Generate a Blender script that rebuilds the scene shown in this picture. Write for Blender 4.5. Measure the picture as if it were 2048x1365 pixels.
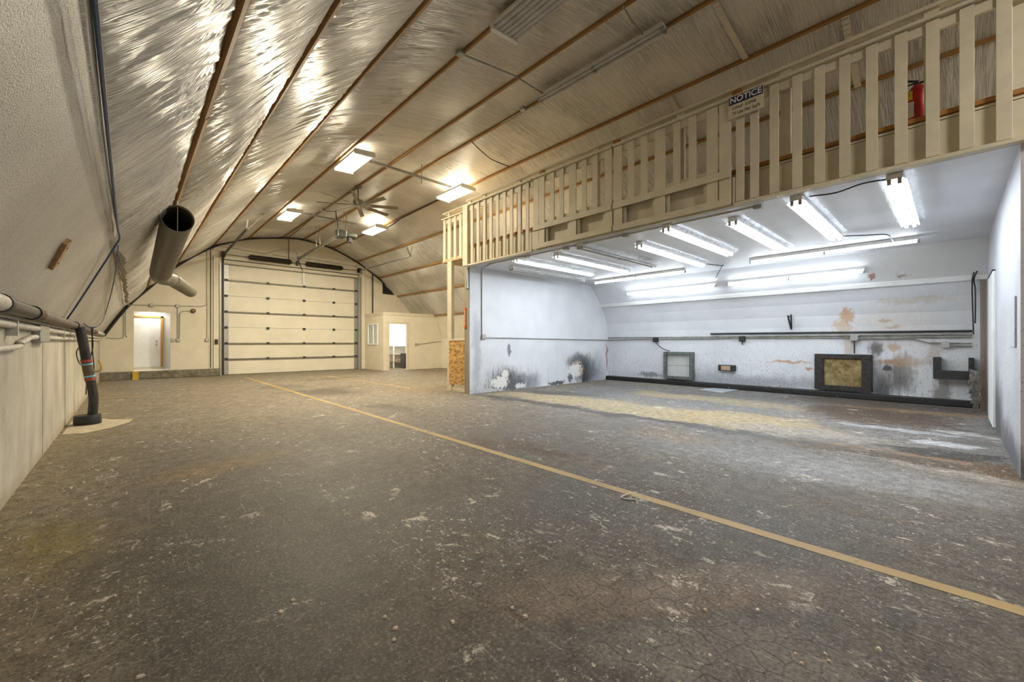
import bpy, bmesh, math, random
import numpy as np
from mathutils import Vector, Matrix
random.seed(7)
for o in list(bpy.data.objects): bpy.data.objects.remove(o)
scene = bpy.context.scene
COL = scene.collection

# ------------------------------------------------------------------ camera, world, exposure
F, CX, CY, EYE = 822.0, 1024.0, 685.0, 1.25
YAW = math.atan2(766, 822)
SN, CS = math.sin(YAW), math.cos(YAW)
cam = bpy.data.cameras.new('camera'); camo = bpy.data.objects.new('camera', cam); COL.objects.link(camo)
cam.sensor_fit = 'HORIZONTAL'; cam.sensor_width = 36.0; cam.lens = F / 2048 * 36
cam.shift_y = (CY - 682.5) / 2048; cam.clip_start = 0.05; cam.clip_end = 200
camo.location = (0, 0, EYE); camo.rotation_euler = (math.pi / 2, 0, -YAW)
scene.camera = camo
w = bpy.data.worlds.new('world'); scene.world = w; w.use_nodes = True
w.node_tree.nodes['Background'].inputs[0].default_value = (0.55, 0.6, 0.7, 1)
w.node_tree.nodes['Background'].inputs[1].default_value = 0.3
scene.view_settings.view_transform = 'Standard'; scene.view_settings.look = 'None'
scene.view_settings.gamma = 1.0; scene.view_settings.use_curve_mapping = False
scene.view_settings.exposure = 0.0
HALL_W, BAY_W, REAR_W, UP_W = 250.0, 14.0, 125.0, 24.0          # watts of each hall / bay fixture
HALL_C, BAY_C, REAR_C = (1.0, 0.88, 0.66), (0.82, 0.91, 1.0), (1.0, 0.93, 0.83)
cy_ = scene.cycles
cy_.max_bounces = 6; cy_.diffuse_bounces = 4; cy_.glossy_bounces = 2; cy_.transmission_bounces = 2; cy_.transparent_max_bounces = 5

# ------------------------------------------------------------------ pixel -> direction helpers
def ray(px, py):
    a = (px - CX) / F; b = (CY - py) / F
    return Vector((a * CS + SN, -a * SN + CS, b))
def _at(px, py, k): return Vector((0, 0, EYE)) + ray(px, py) * k
def onz(px, py, z=0.0): return _at(px, py, (z - EYE) / ray(px, py).z)
def onx(px, py, x): return _at(px, py, x / ray(px, py).x)
def ony(px, py, y): return _at(px, py, y / ray(px, py).y)

# ------------------------------------------------------------------ arch profile
PR = [(-0.70, 1.45), (-0.13, 2.45), (0.44, 3.17), (1.24, 4.08), (2.33, 4.94), (3.46, 5.40), (4.69, 5.645), (5.5, 5.70),
      (6.73, 5.50), (7.83, 5.04), (8.89, 4.39), (9.87, 3.565), (10.78, 2.55), (11.15, 1.45)]
def _dense():
    pts = [Vector(p) for p in PR]; out = []; idx = []
    for i in range(len(pts) - 1):
        p0 = pts[max(i - 1, 0)]; p1 = pts[i]; p2 = pts[i + 1]; p3 = pts[min(i + 2, len(pts) - 1)]
        idx.append(len(out))
        for k in range(16):
            t = k / 16
            out.append(0.5 * ((2 * p1) + (p2 - p0) * t + (2 * p0 - 5 * p1 + 4 * p2 - p3) * t * t + (3 * p1 - p0 - 3 * p2 + p3) * t ** 3))
    idx.append(len(out)); out.append(pts[-1])
    return out, idx
DP, DI = _dense()
def archz(x):
    for a, b in zip(DP, DP[1:]):
        if a.x <= x <= b.x: return a.y + (b.y - a.y) * (x - a.x) / max(b.x - a.x, 1e-6)
    return 1.45
def onarch(px, py, off=0.0):
    r = ray(px, py)
    for a, b in zip(DP, DP[1:]):
        f0 = (a.y - EYE) * r.x - a.x * r.z; f1 = (b.y - EYE) * r.x - b.x * r.z
        if f0 * f1 <= 0:
            t = f0 / (f0 - f1); x = a.x + t * (b.x - a.x)
            if abs(r.x) > 1e-6 and x / r.x > 0:
                return _at(px, py, x / r.x * (1 - off))
    return None

# ------------------------------------------------------------------ materials
class NT:
    def __init__(s, name):
        m = bpy.data.materials.get(name)
        s.m = bpy.data.materials.new(name); s.m.use_nodes = True
        s.t = s.m.node_tree; s.b = s.t.nodes['Principled BSDF']; s.out = s.t.nodes['Material Output']
        s.obj = None; s.dim = '3D'
    def n(s, typ, ins=None, **props):
        nd = s.t.nodes.new(typ)
        for k, v in props.items(): setattr(nd, k, v)
        for k, v in (ins or {}).items(): s.set(nd.inputs[k], v)
        return nd
    def set(s, sock, v):
        if isinstance(v, bpy.types.NodeSocket): s.t.links.new(v, sock)
        elif isinstance(v, (tuple, list)) and sock.type == 'RGBA' and len(v) == 3: sock.default_value = (*v, 1)
        else: sock.default_value = v
    def P(s):
        if s.obj is None: s.obj = s.n('ShaderNodeTexCoord').outputs['Object']
        return s.obj
    def noise(s, scale, detail=4, rough=.55, vec=None, dist=0.0):
        nd = s.n('ShaderNodeTexNoise', {'Vector': vec or s.P(), 'Scale': scale, 'Detail': detail, 'Roughness': rough, 'Distortion': dist}, noise_dimensions=s.dim)
        return nd.outputs['Fac']
    def rng(s, v, a, b, c=0.0, d=1.0, smooth=False):
        nd = s.n('ShaderNodeMapRange', {0: v, 1: a, 2: b, 3: c, 4: d}, interpolation_type='SMOOTHSTEP' if smooth else 'LINEAR', clamp=True)
        return nd.outputs[0]
    def math(s, op, a, b=0.0):
        return s.n('ShaderNodeMath', {0: a, 1: b}, operation=op).outputs[0]
    def mix(s, f, a, b, blend='MIX'):
        nd = s.n('ShaderNodeMix', data_type='RGBA', blend_type=blend)
        s.set(nd.inputs[0], f); s.set(nd.inputs[6], a); s.set(nd.inputs[7], b)
        return nd.outputs[2]
    def mapping(s, loc=(0, 0, 0), rot=(0, 0, 0), scale=(1, 1, 1), vec=None, typ='TEXTURE'):
        return s.n('ShaderNodeMapping', {'Vector': vec or s.P(), 'Location': loc, 'Rotation': rot, 'Scale': scale}, vector_type=typ).outputs[0]
    def warp(s, scale, amt, vec=None, detail=5):
        nd = s.n('ShaderNodeTexNoise', {'Vector': vec or s.P(), 'Scale': scale, 'Detail': detail, 'Roughness': .6}, noise_dimensions=s.dim)
        sub = s.n('ShaderNodeVectorMath', {0: nd.outputs['Color'], 1: (.5, .5, .5)}, operation='SUBTRACT').outputs[0]
        sc = s.n('ShaderNodeVectorMath', {0: sub, 'Scale': amt}, operation='SCALE').outputs[0]
        return s.n('ShaderNodeVectorMath', {0: vec or s.P(), 1: sc}, operation='ADD').outputs[0]
    def spot(s, vec, loc, rad, rot=(0, 0, 0), soft=.5, rag=None, amt=0.0):
        mp = s.mapping(loc, rot, rad, vec)
        l = s.n('ShaderNodeVectorMath', {0: mp}, operation='LENGTH').outputs['Value']
        if rag is not None: l = s.n('ShaderNodeMath', {0: rag, 1: amt, 2: l}, operation='MULTIPLY_ADD').outputs[0]
        return s.rng(l, 1.0 + soft * .5, 1.0 - soft * .5, 0, 1, True)
    def bump(s, h, strength=.3, dist=.01, normal=None):
        ins = {'Height': h, 'Strength': strength, 'Distance': dist}
        if normal is not None: ins['Normal'] = normal
        return s.n('ShaderNodeBump', ins).outputs[0]
    def fin(s, color=None, rough=.6, metal=0.0, normal=None, spec=None):
        if color is not None: s.set(s.b.inputs['Base Color'], color)
        s.set(s.b.inputs['Roughness'], rough); s.set(s.b.inputs['Metallic'], metal)
        if normal is not None: s.set(s.b.inputs['Normal'], normal)
        if spec is not None: s.set(s.b.inputs['Specular IOR Level'], spec)
        return s.m
def simple(name, col, rough=.6, metal=0.0, var=.12, scale=6.0, bump=0.0, bscale=60.0, spec=None):
    t = NT(name)
    n = t.noise(scale, 5)
    dark = tuple(c * (1 - var * 2) for c in col); lite = tuple(min(c * (1 + var), 1) for c in col)
    c = t.mix(t.rng(n, .3, .7), dark, lite)
    nm = t.bump(t.noise(bscale, 3), bump, .004) if bump else None
    return t.fin(c, rough, metal, nm, spec)
def emit(name, col, strength):
    t = NT(name)
    t.set(t.b.inputs['Base Color'], (.9, .9, .9)); t.set(t.b.inputs['Emission Color'], col); t.b.inputs['Emission Strength'].default_value = strength
    return t.m

M = {}
M['cream'] = simple('cream_paint', (.72, .665, .535), .5, var=.04, scale=2.5, bump=.15, bscale=40)
M['cream_wood'] = simple('cream_painted_wood', (.66, .60, .46), .55, var=.05, scale=5, bump=.12, bscale=50)
M['white'] = simple('white_paint', (.82, .82, .80), .5, var=.03)
M['fixwhite'] = simple('white_enamel', (.80, .79, .76), .35, var=.03)
M['galv'] = simple('galvanised_steel', (.42, .42, .40), .45, .75, var=.1, scale=20)
M['conduit'] = simple('painted_conduit', (.50, .48, .41), .45, .3, var=.1)
M['palepipe'] = simple('pale_painted_pipe', (.60, .56, .49), .5, var=.12, scale=12)
M['greyconduit'] = simple('grimy_conduit', (.27, .265, .22), .5, .3, var=.25, scale=9)
M['darksteel'] = simple('dark_steel', (.05, .05, .048), .5, .5, var=.2, scale=20)
M['black'] = simple('black_rubber', (.018, .018, .018), .45, var=.3, scale=12)
M['blackpipe'] = simple('black_plastic_pipe', (.03, .029, .028), .38, var=.35, scale=14, bump=.1)
M['rust'] = simple('rusty_iron', (.16, .075, .035), .8, .2, var=.3, scale=14, bump=.3)
M['redtape'] = simple('red_tape', (.33, .06, .025), .5)
M['bluetape'] = simple('blue_tape', (.22, .52, .70), .4)
M['brass'] = simple('brown_valve', (.14, .10, .06), .5, .3)
M['yellow'] = simple('yellow_handle', (.55, .36, .04), .45)
M['bluewire'] = simple('blue_cable', (.05, .09, .20), .45)
M['darkwire'] = simple('dark_cable', (.03, .035, .045), .5)
M['red'] = simple('red_enamel', (.42, .015, .015), .35)
M['yellowtag'] = simple('yellow_card', (.75, .55, .04), .6)
M['paper'] = simple('white_label', (.8, .78, .72), .6)
M['navy'] = simple('navy_print', (.018, .03, .10), .5)
M['signboard'] = simple('cream_board', (.63, .57, .44), .55, var=.03)
M['ink'] = simple('black_ink', (.03, .027, .022), .6)
M['motor'] = simple('opener_motor', (.10, .105, .09), .45, .5, var=.3, scale=25)
M['spring'] = simple('oiled_spring', (.065, .055, .04), .45, .7, var=.25, scale=30)
M['strut'] = simple('dull_strut_steel', (.20, .20, .165), .5, .4, var=.15)
M['glasswhite'] = simple('unlit_tube_glass', (.55, .56, .55), .2)
M['chip'] = simple('paint_chip', (.56, .48, .38), .8, var=.15, scale=40, bump=.4)
M['orange'] = simple('orange_plastic', (.72, .16, .05), .45)
M['fan'] = simple('bronze_fan_blade', (.22, .19, .14), .4, .3, var=.1)
M['concrete_curb'] = simple('curb_concrete', (.20, .18, .135), .85, var=.25, scale=9, bump=.5)
M['stencil'] = simple('floor_sheet', (.42, .45, .48), .35)
M['lens'] = emit('hall_tube_glow', (1.0, .93, .78), 9.0)
M['tube'] = emit('bay_tube_glow', (.86, .93, 1.0), 26.0)

def wood(name, a, b, axis=1, rough=.6):
    t = NT(name); sc = [14, 14, 14]; sc[axis] = .8
    v = t.mapping(scale=tuple(sc), typ='POINT')
    n = t.noise(1.0, 6, .6, v, .6)
    c = t.mix(t.rng(n, .3, .7), a, b)
    return t.fin(c, rough, 0, t.bump(n, .15, .004))
M['batten'] = wood('stained_batten', (.24, .12, .032), (.44, .24, .08), 1)
M['deckedge'] = wood('deck_edge_wood', (.28, .115, .022), (.48, .22, .05), 1)
M['blockwood'] = wood('bare_pine', (.34, .21, .10), (.52, .34, .17), 1)
M['doorframe'] = wood('stained_door_frame', (.42, .22, .05), (.60, .34, .08), 2)
M['oldpost'] = wood('weathered_post', (.20, .17, .13), (.42, .37, .28), 2)
M['plywood'] = wood('plywood_soffit', (.44, .31, .15), (.56, .42, .23), 1)

def m_osb():
    t = NT('osb_board')
    v = t.mapping(scale=(1, 11, 30), typ='POINT'); v = t.warp(1.5, 1.3, v)
    vo = t.n('ShaderNodeTexVoronoi', {'Vector': v, 'Scale': 1.0})
    g = t.n('ShaderNodeSeparateColor', {0: vo.outputs['Color']}).outputs[0]
    c = t.mix(g, (.30, .15, .04), (.72, .46, .17))
    c = t.mix(t.rng(t.noise(9, 3), .6, .75, 0, .7), c, (.22, .10, .03))
    return t.fin(c, .6, 0, t.bump(g, .3, .004))
M['osb'] = m_osb()

def m_film():
    t = NT('insulation_film'); t.dim = '2D'
    uv = t.n('ShaderNodeUVMap').outputs[0]
    big = t.noise(.6, 3)
    v1 = t.mapping(scale=(26, 1.2, 1), vec=uv, typ='POINT'); v1 = t.warp(.22, 2.4, v1, 2)
    n1 = t.noise(1.0, 3, .5, v1)
    v2 = t.mapping(scale=(75, 3.0, 1), vec=uv, typ='POINT'); v2 = t.warp(.25, 2.5, v2, 3)
    n2 = t.noise(1.0, 3, .55, v2)
    amp = t.rng(t.noise(.9, 2), .38, .62, .25, 1.0)
    r1 = t.math('ABSOLUTE', t.math('SUBTRACT', n1, .5))
    h = t.math('ADD', t.math('MULTIPLY', t.rng(r1, 0, .11, .20, 0, True), 1.0), t.math('MULTIPLY', n2, .28))
    h = t.math('MULTIPLY', h, amp)
    nm = t.bump(h, 1.0, .085)
    c = t.mix(t.rng(big, .35, .65), (.68, .645, .58), (.77, .735, .67))
    return t.fin(c, t.rng(big, .3, .7, .28, .38), 0, nm, .6)
M['film'] = m_film()

def m_popcorn():
    t = NT('sprayed_board')
    n = t.noise(120, 3, .7); big = t.noise(1.1, 4)
    c = t.mix(t.rng(big, .3, .7), (.44, .405, .345), (.60, .56, .49))
    c = t.mix(t.rng(n, .50, .36, 0, .75), c, (.21, .185, .15))
    return t.fin(c, .42, 0, t.bump(n, .6, .007), .5)
M['popcorn'] = m_popcorn()

def m_kneewall():
    t = NT('kneewall_concrete')
    P = t.P(); st = t.mapping(scale=(1, 1.3, .7), typ='POINT')
    n = t.noise(1.6, 6, .65, st); f = t.noise(38, 4, .7)
    c = t.mix(t.rng(n, .32, .68), (.36, .325, .26), (.60, .555, .46))
    c = t.mix(t.rng(f, .40, .30, 0, .6), c, (.24, .20, .15))
    c = t.mix(t.rng(t.noise(5, 5, .7, st), .62, .76, 0, .5), c, (.30, .25, .24))
    sep = t.n('ShaderNodeSeparateXYZ', {0: P}).outputs[2]
    low = t.math('ADD', sep, t.math('MULTIPLY', t.noise(4, 4), .22))
    c = t.mix(t.rng(low, .26, .13, 0, .55), c, (.30, .225, .13))
    return t.fin(c, .72, 0, t.bump(f, .5, .006))
M['kneewall'] = m_kneewall()

def m_floor():
    t = NT('shop_floor_concrete'); t.dim = '2D'
    P = t.P(); W = t.warp(1.3, .55, P, 3); W2 = t.warp(3.0, .30, t.warp(.7, .7, P, 2), 3)
    big = t.noise(.55, 5, .6); mid = t.noise(3.2, 6, .7); fine = t.noise(55, 4, .75)
    c = t.mix(t.rng(big, .35, .68), (.060, .051, .040), (.150, .131, .104))
    c = t.mix(t.rng(mid, .35, .7, 0, .55), c, (.060, .050, .038))
    # greyer, paler and cooler tone toward the bay
    X = t.n('ShaderNodeSeparateXYZ', {0: W}).outputs
    bay = t.math('MULTIPLY', t.rng(X[0], 3.3, 6.4, 0, 1), t.rng(X[1], 8.6, 7.2, 0, 1))
    c = t.mix(t.math('MULTIPLY', bay, .80), c, t.mix(t.rng(mid, .35, .65), (.13, .12, .11), (.225, .215, .205)))
    c = t.mix(t.rng(X[1], 3.0, 8.5, 0, .75), c, t.mix(t.rng(mid, .3, .7), (.18, .15, .105), (.30, .255, .185)))  # brighter lamplight toward the door painted in as a paler tan
    c = t.mix(t.rng(X[0], .1, -.65, 0, .6), c, (.27, .215, .12))
    # stains: x, y, rx, ry, rot, colour, strength, softness
    S = [(-.27, 3.8, .20, .40, .1, (.24, .18, .03), .55, 1.6), (.63, 5.03, .5, .25, .4, (.24, .16, .05), .5, 1.5),
         (2.0, .95, .75, .17, -.75, (.20, .12, .065), .75, 1.3), (1.35, 1.75, .5, .35, .3, (.10, .072, .05), .4, 1.5),
         (3.31, 3.77, .28, .5, .5, (.075, .045, .022), .7, 1.3), (3.45, 3.1, .14, .35, .3, (.075, .042, .02), .75, 1.2),
         (3.16, 1.62, .16, .45, .2, (.06, .038, .018), .7, 1.2), (4.0, .55, .12, .25, .2, (.085, .06, .025), .6, 1.2),
         (3.6, 10.7, .55, .9, .6, (.055, .045, .032), .75, 1.3), (3.9, 11.4, .9, .35, .2, (.07, .055, .04), .55, 1.3), (3.67, 7.4, .25, .6, .2, (.055, .045, .035), .6, 1.2),
         (5.5, 9.7, .7, .7, .2, (.27, .19, .12), .5, 1.4), (3.1, 12.9, .5, .7, .2, (.07, .058, .04), .5, 1.3),
         (5.0, 14.5, .9, .3, .2, (.06, .05, .036), .5, 1.3)]
    for x, y, rx, ry, r, col, st, so in S:
        c = t.mix(t.math('MULTIPLY', t.spot(W, (x, y, 0), (rx, ry, 5), (0, 0, r), so), st), c, col)
    B = [(6.9, 4.3, .62, 3.6, 0, (.40, .33, .20), .85, .35), (7.2, 2.5, .75, 1.3, .1, (.40, .31, .17), .8, .4), (8.3, 4.4, .5, 2.2, .05, (.17, .175, .18), .8, .4),
         (9.3, 4.0, .45, 3.0, -.04, (.37, .30, .18), .75, .4), (10.4, 4.2, .6, 3.4, 0, (.16, .155, .15), .8, .5), (6.15, 4.2, .17, 3.8, .03, (.060, .058, .055), .85, .6),  # long narrow dark entry paints the shadowy slab groove along the bay front
         (7.7, 6.6, .35, 1.0, .3, (.075, .07, .062), .8, .4), (8.9, 6.2, 1.0, .8, .2, (.14, .15, .165), .7, .5),
         (9.5, .85, 1.35, .95, .0, (.095, .058, .036), .95, .35), (11.0, 1.2, .7, 1.6, 0, (.10, .075, .055), .85, .5), (10.4, .5, .18, 1.2, .05, (.33, .20, .09), .7, .5),
         (7.35, .12, .22, .42, .1, (.55, .56, .57), .95, .25), (8.0, .55, .07, .75, .05, (.42, .43, .44), .85, .4), (8.3, -.1, .14, .3, 0, (.5, .5, .48), .8, .4),
         (6.85, 1.3, .35, .9, .1, (.30, .27, .25), .7, .7), (6.6, .05, .3, .55, 0, (.05, .042, .038), .95, .5), (6.0, .25, .16, 1.6, -.06, (.10, .066, .034), .85, .6),
         (5.75, .0, .09, .9, -.05, (.30, .26, .22), .8, .6), (6.25, -.1, .06, 1.2, -.06, (.33, .165, .055), .8, .6), (4.95, .5, .35, .9, .3, (.34, .35, .37), .55, 1.1),
         (5.0, 1.6, .5, 1.3, .1, (.26, .265, .27), .6, 1.3), (5.4, 2.6, .3, .5, .1, (.32, .22, .13), .45, 1.3), (6.15, -.35, .3, .2, 0, (.14, .075, .025), .85, .8)]
    rag = t.math('SUBTRACT', t.noise(4.5, 7, .72, t.mapping(scale=(1.6, .6, 1), typ='POINT')), .5)
    for x, y, rx, ry, r, col, st, so in B:
        c = t.mix(t.math('MULTIPLY', t.spot(W2, (x, y, 0), (rx, ry, 5), (0, 0, r), so, rag, 1.5), min(st * 1.1, 1)), c, tuple(q * .85 for q in col))
    c = t.mix(1.0, c, t.mix(t.rng(t.noise(9, 7, .75), .36, .64), (.62, .60, .58), (1.22, 1.22, 1.22)), 'MULTIPLY')
    # crazed slab patch
    ck = t.math('MAXIMUM', t.spot(W, (2.0, 1.0, 0), (.70, .16, 5), (0, 0, -.72), .7), t.spot(W, (1.72, .62, 0), (.5, .17, 5), (0, 0, -.8), .7))
    vo = t.n('ShaderNodeTexVoronoi', {'Vector': t.warp(9, .05, P, 1), 'Scale': 9.0}, voronoi_dimensions='2D', feature='DISTANCE_TO_EDGE').outputs['Distance']
    line = t.math('MULTIPLY', t.rng(vo, .055, .01), ck)
    c = t.mix(t.math('MULTIPLY', ck, .55), c, t.mix(t.rng(mid, .35, .65), (.12, .10, .08), (.24, .21, .175)))
    c = t.mix(t.math('MULTIPLY', line, .5), c, (.045, .036, .028))
    # paint flecks and scuffs
    dens = t.rng(t.noise(.9, 4, .6), .40, .58, 0, 1)
    f3 = t.math('MULTIPLY', t.rng(t.noise(3.6, 8, .78, None, .3), .615, .65), t.rng(t.noise(1.7, 3), .42, .6))
    v = t.mapping(scale=(9, 4, 9), rot=(0, 0, .5), typ='POINT')
    f1 = t.rng(t.noise(1.7, 6, .72, v, .4), .63, .68)
    f2 = t.rng(t.noise(26, 5, .75), .625, .67)
    flecks = t.math('MAXIMUM', t.math('MULTIPLY', f1, dens), t.math('MULTIPLY', f2, t.rng(dens, 0, 1, .25, 1)))
    flecks = t.math('MAXIMUM', flecks, f3)
    c = t.mix(t.math('MULTIPLY', flecks, .9), c, (.60, .54, .46))
    sc = t.mapping(scale=(30, 1.6, 1), rot=(0, 0, -.9), typ='POINT')
    c = t.mix(t.rng(t.noise(1.2, 4, .7, sc), .68, .73, 0, .45), c, (.38, .34, .29))
    c = t.mix(t.rng(fine, .47, .33, 0, .75), c, (.028, .024, .02))
    c = t.mix(t.rng(fine, .54, .68, 0, .4), c, (.30, .27, .23))
    h = t.math('ADD', t.math('MULTIPLY', fine, .6), t.math('MULTIPLY', mid, .8)); h = t.math('SUBTRACT', h, t.math('MULTIPLY', line, .6))
    return t.fin(c, t.rng(big, .3, .7, .55, .75), 0, t.bump(h, .45, .008), .35)
M['floor'] = m_floor()

def m_yellowline():
    t = NT('worn_yellow_paint')
    wr = t.rng(t.noise(14, 6, .7), .58, .68, 0, .75); d = t.noise(1.2, 4)
    c = t.mix(t.rng(d, .3, .7), (.27, .175, .06), (.40, .285, .11))
    c = t.mix(wr, c, (.16, .125, .075))
    return t.fin(c, .6, 0, t.bump(t.noise(60, 3), .3, .004))
M['yline'] = m_yellowline()

SOOT = (.025, .027, .032)
def m_baywall(name, spots, speck=.5, base=((.66, .675, .71), (.76, .775, .80)), specklow=1.2):
    t = NT(name); P = t.P(); W = t.warp(2.6, .34, P); WF = t.warp(9, .10, t.warp(3.5, .16, P))
    n = t.noise(1.4, 5)
    c = t.mix(t.rng(n, .3, .7), base[0], base[1])
    z = t.n('ShaderNodeSeparateXYZ', {0: P}).outputs[2]
    streak = t.mapping(scale=(6, 6, .5), typ='POINT')
    c = t.mix(t.math('MULTIPLY', t.rng(t.noise(1.5, 5, .6, streak), .58, .75), t.rng(z, 1.5, .2, 0, .35)), c, (.36, .38, .42))
    rag = t.math('SUBTRACT', t.noise(15, 6, .75), .5); sk = t.math('SUBTRACT', t.noise(5, 6, .7, t.mapping(scale=(4, 4, .8), typ='POINT')), .5)
    for loc, rad, col, st, so, kind in spots:
        c = t.mix(t.math('MULTIPLY', t.spot(WF if kind else W, loc, rad, (0, 0, 0), so, rag if kind == 1 else sk, 3.2 if kind == 1 else 1.6), st), c, col)
    sp = t.noise(34, 4, .7)
    lowm = t.rng(z, specklow, .15, .12, 1.0)
    c = t.mix(t.math('MULTIPLY', t.rng(sp, .42, .35), t.math('MULTIPLY', lowm, speck)), c, (.06, .062, .07))
    return t.fin(c, .5, 0, t.bump(t.noise(28, 4, .6), .35, .006))
FW = 7.93
M['bay_far'] = m_baywall('bay_partition_paint', [
    ((7.25, FW, .10), (.72, 3, .42), SOOT, .85, 1.1, 0), ((7.0, FW, .22), (.30, 3, .19), SOOT, .55, 1.2, 0), ((10.65, FW, .30), (.52, 3, .42), SOOT, .97, 1.0, 0), ((10.2, FW, .65), (.5, 3, .22), SOOT, .8, 1.1, 0),
    ((11.2, FW, .25), (.45, 3, .5), (.25, .27, .31), .6, 1.3, 0), ((8.1, FW, .12), (.34, 3, .3), (.16, .17, .2), .7, 1.2, 0),
    ((6.98, FW, .22), (.30, 3, .15), (.80, .78, .75), 1, .12, 1), ((7.15, FW, .42), (.13, 3, .10), (.80, .78, .75), 1, .12, 1), ((6.55, FW, .03), (.6, 3, .06), (.55, .56, .57), 1, .15, 1),
    ((7.7, FW, .08), (.2, 3, .07), (.72, .72, .72), 1, .15, 1), ((10.1, FW, .40), (.33, 3, .21), (.82, .80, .77), 1, .10, 1), ((10.35, FW, .38), (.12, 3, .12), (.55, .40, .28), .8, .2, 1), ((10.15, FW, .62), (.18, 3, .04), (.58, .40, .28), .7, .3, 1),
    ((9.8, FW, .15), (.10, 3, .16), (.08, .08, .085), .9, .2, 1), ((9.2, FW, .06), (.35, 3, .06), (.05, .05, .05), .9, .2, 1), ((11.75, FW, .75), (.05, 3, .42), (.30, .05, .03), .7, .8, 0),
    ((6.2, FW, .9), (.12, 3, .9), (.38, .40, .44), .7, 1.2, 0), ((7.3, FW, 1.05), (.05, 3, .16), (.10, .10, .10), .8, .3, 1)], .35, specklow=.9)
BX = 11.8
M['bay_back'] = m_baywall('bay_back_paint', [
    ((BX, 1.0, .45), (3, .30, .34), (.13, .11, .09), .6, 1.3, 0), ((BX, .72, .55), (3, .20, .35), (.03, .027, .025), .9, 1.0, 0), ((BX, 1.03, .20), (3, .12, .30), (.03, .028, .027), .85, .9, 0), ((BX, .15, .22), (3, .12, .28), (.04, .037, .035), .9, 1.0, 0),
    ((BX, 1.12, 1.12), (3, .11, .14), (.05, .042, .032), .85, .9, 0), ((BX, .95, .66), (3, .06, .07), (.02, .02, .022), .95, .3, 0), ((BX, .75, .82), (3, .42, .07), (.33, .155, .045), .85, 1.2, 0), ((BX, .85, 1.12), (3, .08, .09), (.45, .25, .09), .8, 1.0, 0),
    ((BX, 1.62, 1.85), (3, .11, .16), (.48, .25, .08), .75, .7, 1), ((BX, 1.70, 1.62), (3, .16, .16), (.55, .33, .14), .55, .9, 1), ((BX, 1.6, 1.15), (3, .13, .26), (.42, .30, .18), .5, 1.0, 0), ((BX, .98, 1.72), (3, .10, .04), (.42, .21, .07), .8, .4, 1), ((BX, .9, 1.58), (3, .12, .03), (.42, .21, .07), .8, .4, 1),
    ((BX, .9, 1.6), (3, .5, .35), (.60, .52, .42), .45, 1.4, 0), ((BX, 2.75, .77), (3, .42, .035), (.45, .21, .06), .75, .8, 1), ((BX, 2.35, .62), (3, .08, .05), (.42, .19, .05), .8, .6, 1), ((BX, .25, 1.05), (3, .10, .26), (.30, .20, .15), .6, .9, 1), ((BX, .55, 2.1), (3, .5, .06), (.50, .43, .32), .6, 1.3, 0),
    ((BX, .15, 1.0), (3, .7, 1.2), (.55, .52, .46), .4, 1.3, 0), ((BX, 3.6, .22), (3, 2.2, .16), (.22, .23, .25), .65, 1.4, 0), ((BX, 4.7, .35), (3, .35, .25), (.4, .42, .45), .5, 1.3, 0), ((BX, 6.4, .22), (3, .35, .08), (.10, .105, .11), .7, 1.0, 0)], .9, specklow=1.5)
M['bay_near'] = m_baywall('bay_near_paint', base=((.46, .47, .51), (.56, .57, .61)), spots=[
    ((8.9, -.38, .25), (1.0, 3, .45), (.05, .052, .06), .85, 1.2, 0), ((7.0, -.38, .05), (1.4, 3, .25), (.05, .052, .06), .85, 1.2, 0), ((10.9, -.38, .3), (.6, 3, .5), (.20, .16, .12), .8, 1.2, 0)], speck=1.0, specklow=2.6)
M['bay_ceil'] = m_baywall('bay_ceiling_paint', [((8.6, 1.0, 3.07), (.9, 1.2, 3), (.80, .82, .86), .7, .5, 0), ((10.2, 2.6, 3.07), (.35, .5, 3), (.52, .52, .54), .6, .4, 0), ((10.3, 5.6, 3.07), (.3, .6, 3), (.60, .61, .63), .6, .5, 0)], .12)
M['bay_slant'] = m_baywall('bay_slant_paint', [((11.1, 1.15, 2.62), (3, .06, .06), (.30, .11, .05), .9, .3, 1), ((11.1, .68, 2.58), (3, .10, .03), (.22, .12, .07), .8, .4, 1), ((11.1, .2, 2.8), (3, .9, .5), (.55, .52, .46), .5, 1.3, 0)], .12)
def m_footing():
    t = NT('tarred_footing')
    c = t.mix(t.rng(t.noise(12, 5, .7), .62, .72), (.013, .012, .011), (.16, .15, .12))
    return t.fin(c, .6, 0, t.bump(t.noise(30, 3), .5, .008))
M['footing'] = m_footing()

def m_doorsteel():
    t = NT('ribbed_door_steel')
    z = t.n('ShaderNodeSeparateXYZ', {0: t.P()}).outputs[2]
    s = t.math('SINE', t.math('MULTIPLY', z, 2 * math.pi / .076))
    n = t.noise(1.5, 4)
    c = t.mix(t.rng(n, .3, .7), (.70, .66, .54), (.78, .74, .62))
    return t.fin(c, .42, 0, t.bump(t.rng(s, .75, 1.0), .5, .006))
M['doorsteel'] = m_doorsteel()
def m_wrap():
    t = NT('crinkled_clear_plastic')
    nm = t.bump(t.noise(22, 4, .7), 1.0, .02)
    t.fin((.85, .88, .92), .15, 0, nm, .8)
    tr = t.n('ShaderNodeBsdfTransparent'); mx = t.n('ShaderNodeMixShader', {0: .38, 1: tr.outputs[0], 2: t.b.outputs[0]})
    t.t.links.new(mx.outputs[0], t.out.inputs[0])
    return t.m
M['wrap'] = m_wrap()
def m_glass():
    t = NT('window_glass'); t.fin((.30, .34, .30), .06, 0, None, .7)
    tr = t.n('ShaderNodeBsdfTransparent'); mx = t.n('ShaderNodeMixShader', {0: .55, 1: tr.outputs[0], 2: t.b.outputs[0]})
    t.t.links.new(mx.outputs[0], t.out.inputs[0]); return t.m
M['glass'] = m_glass()
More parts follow.
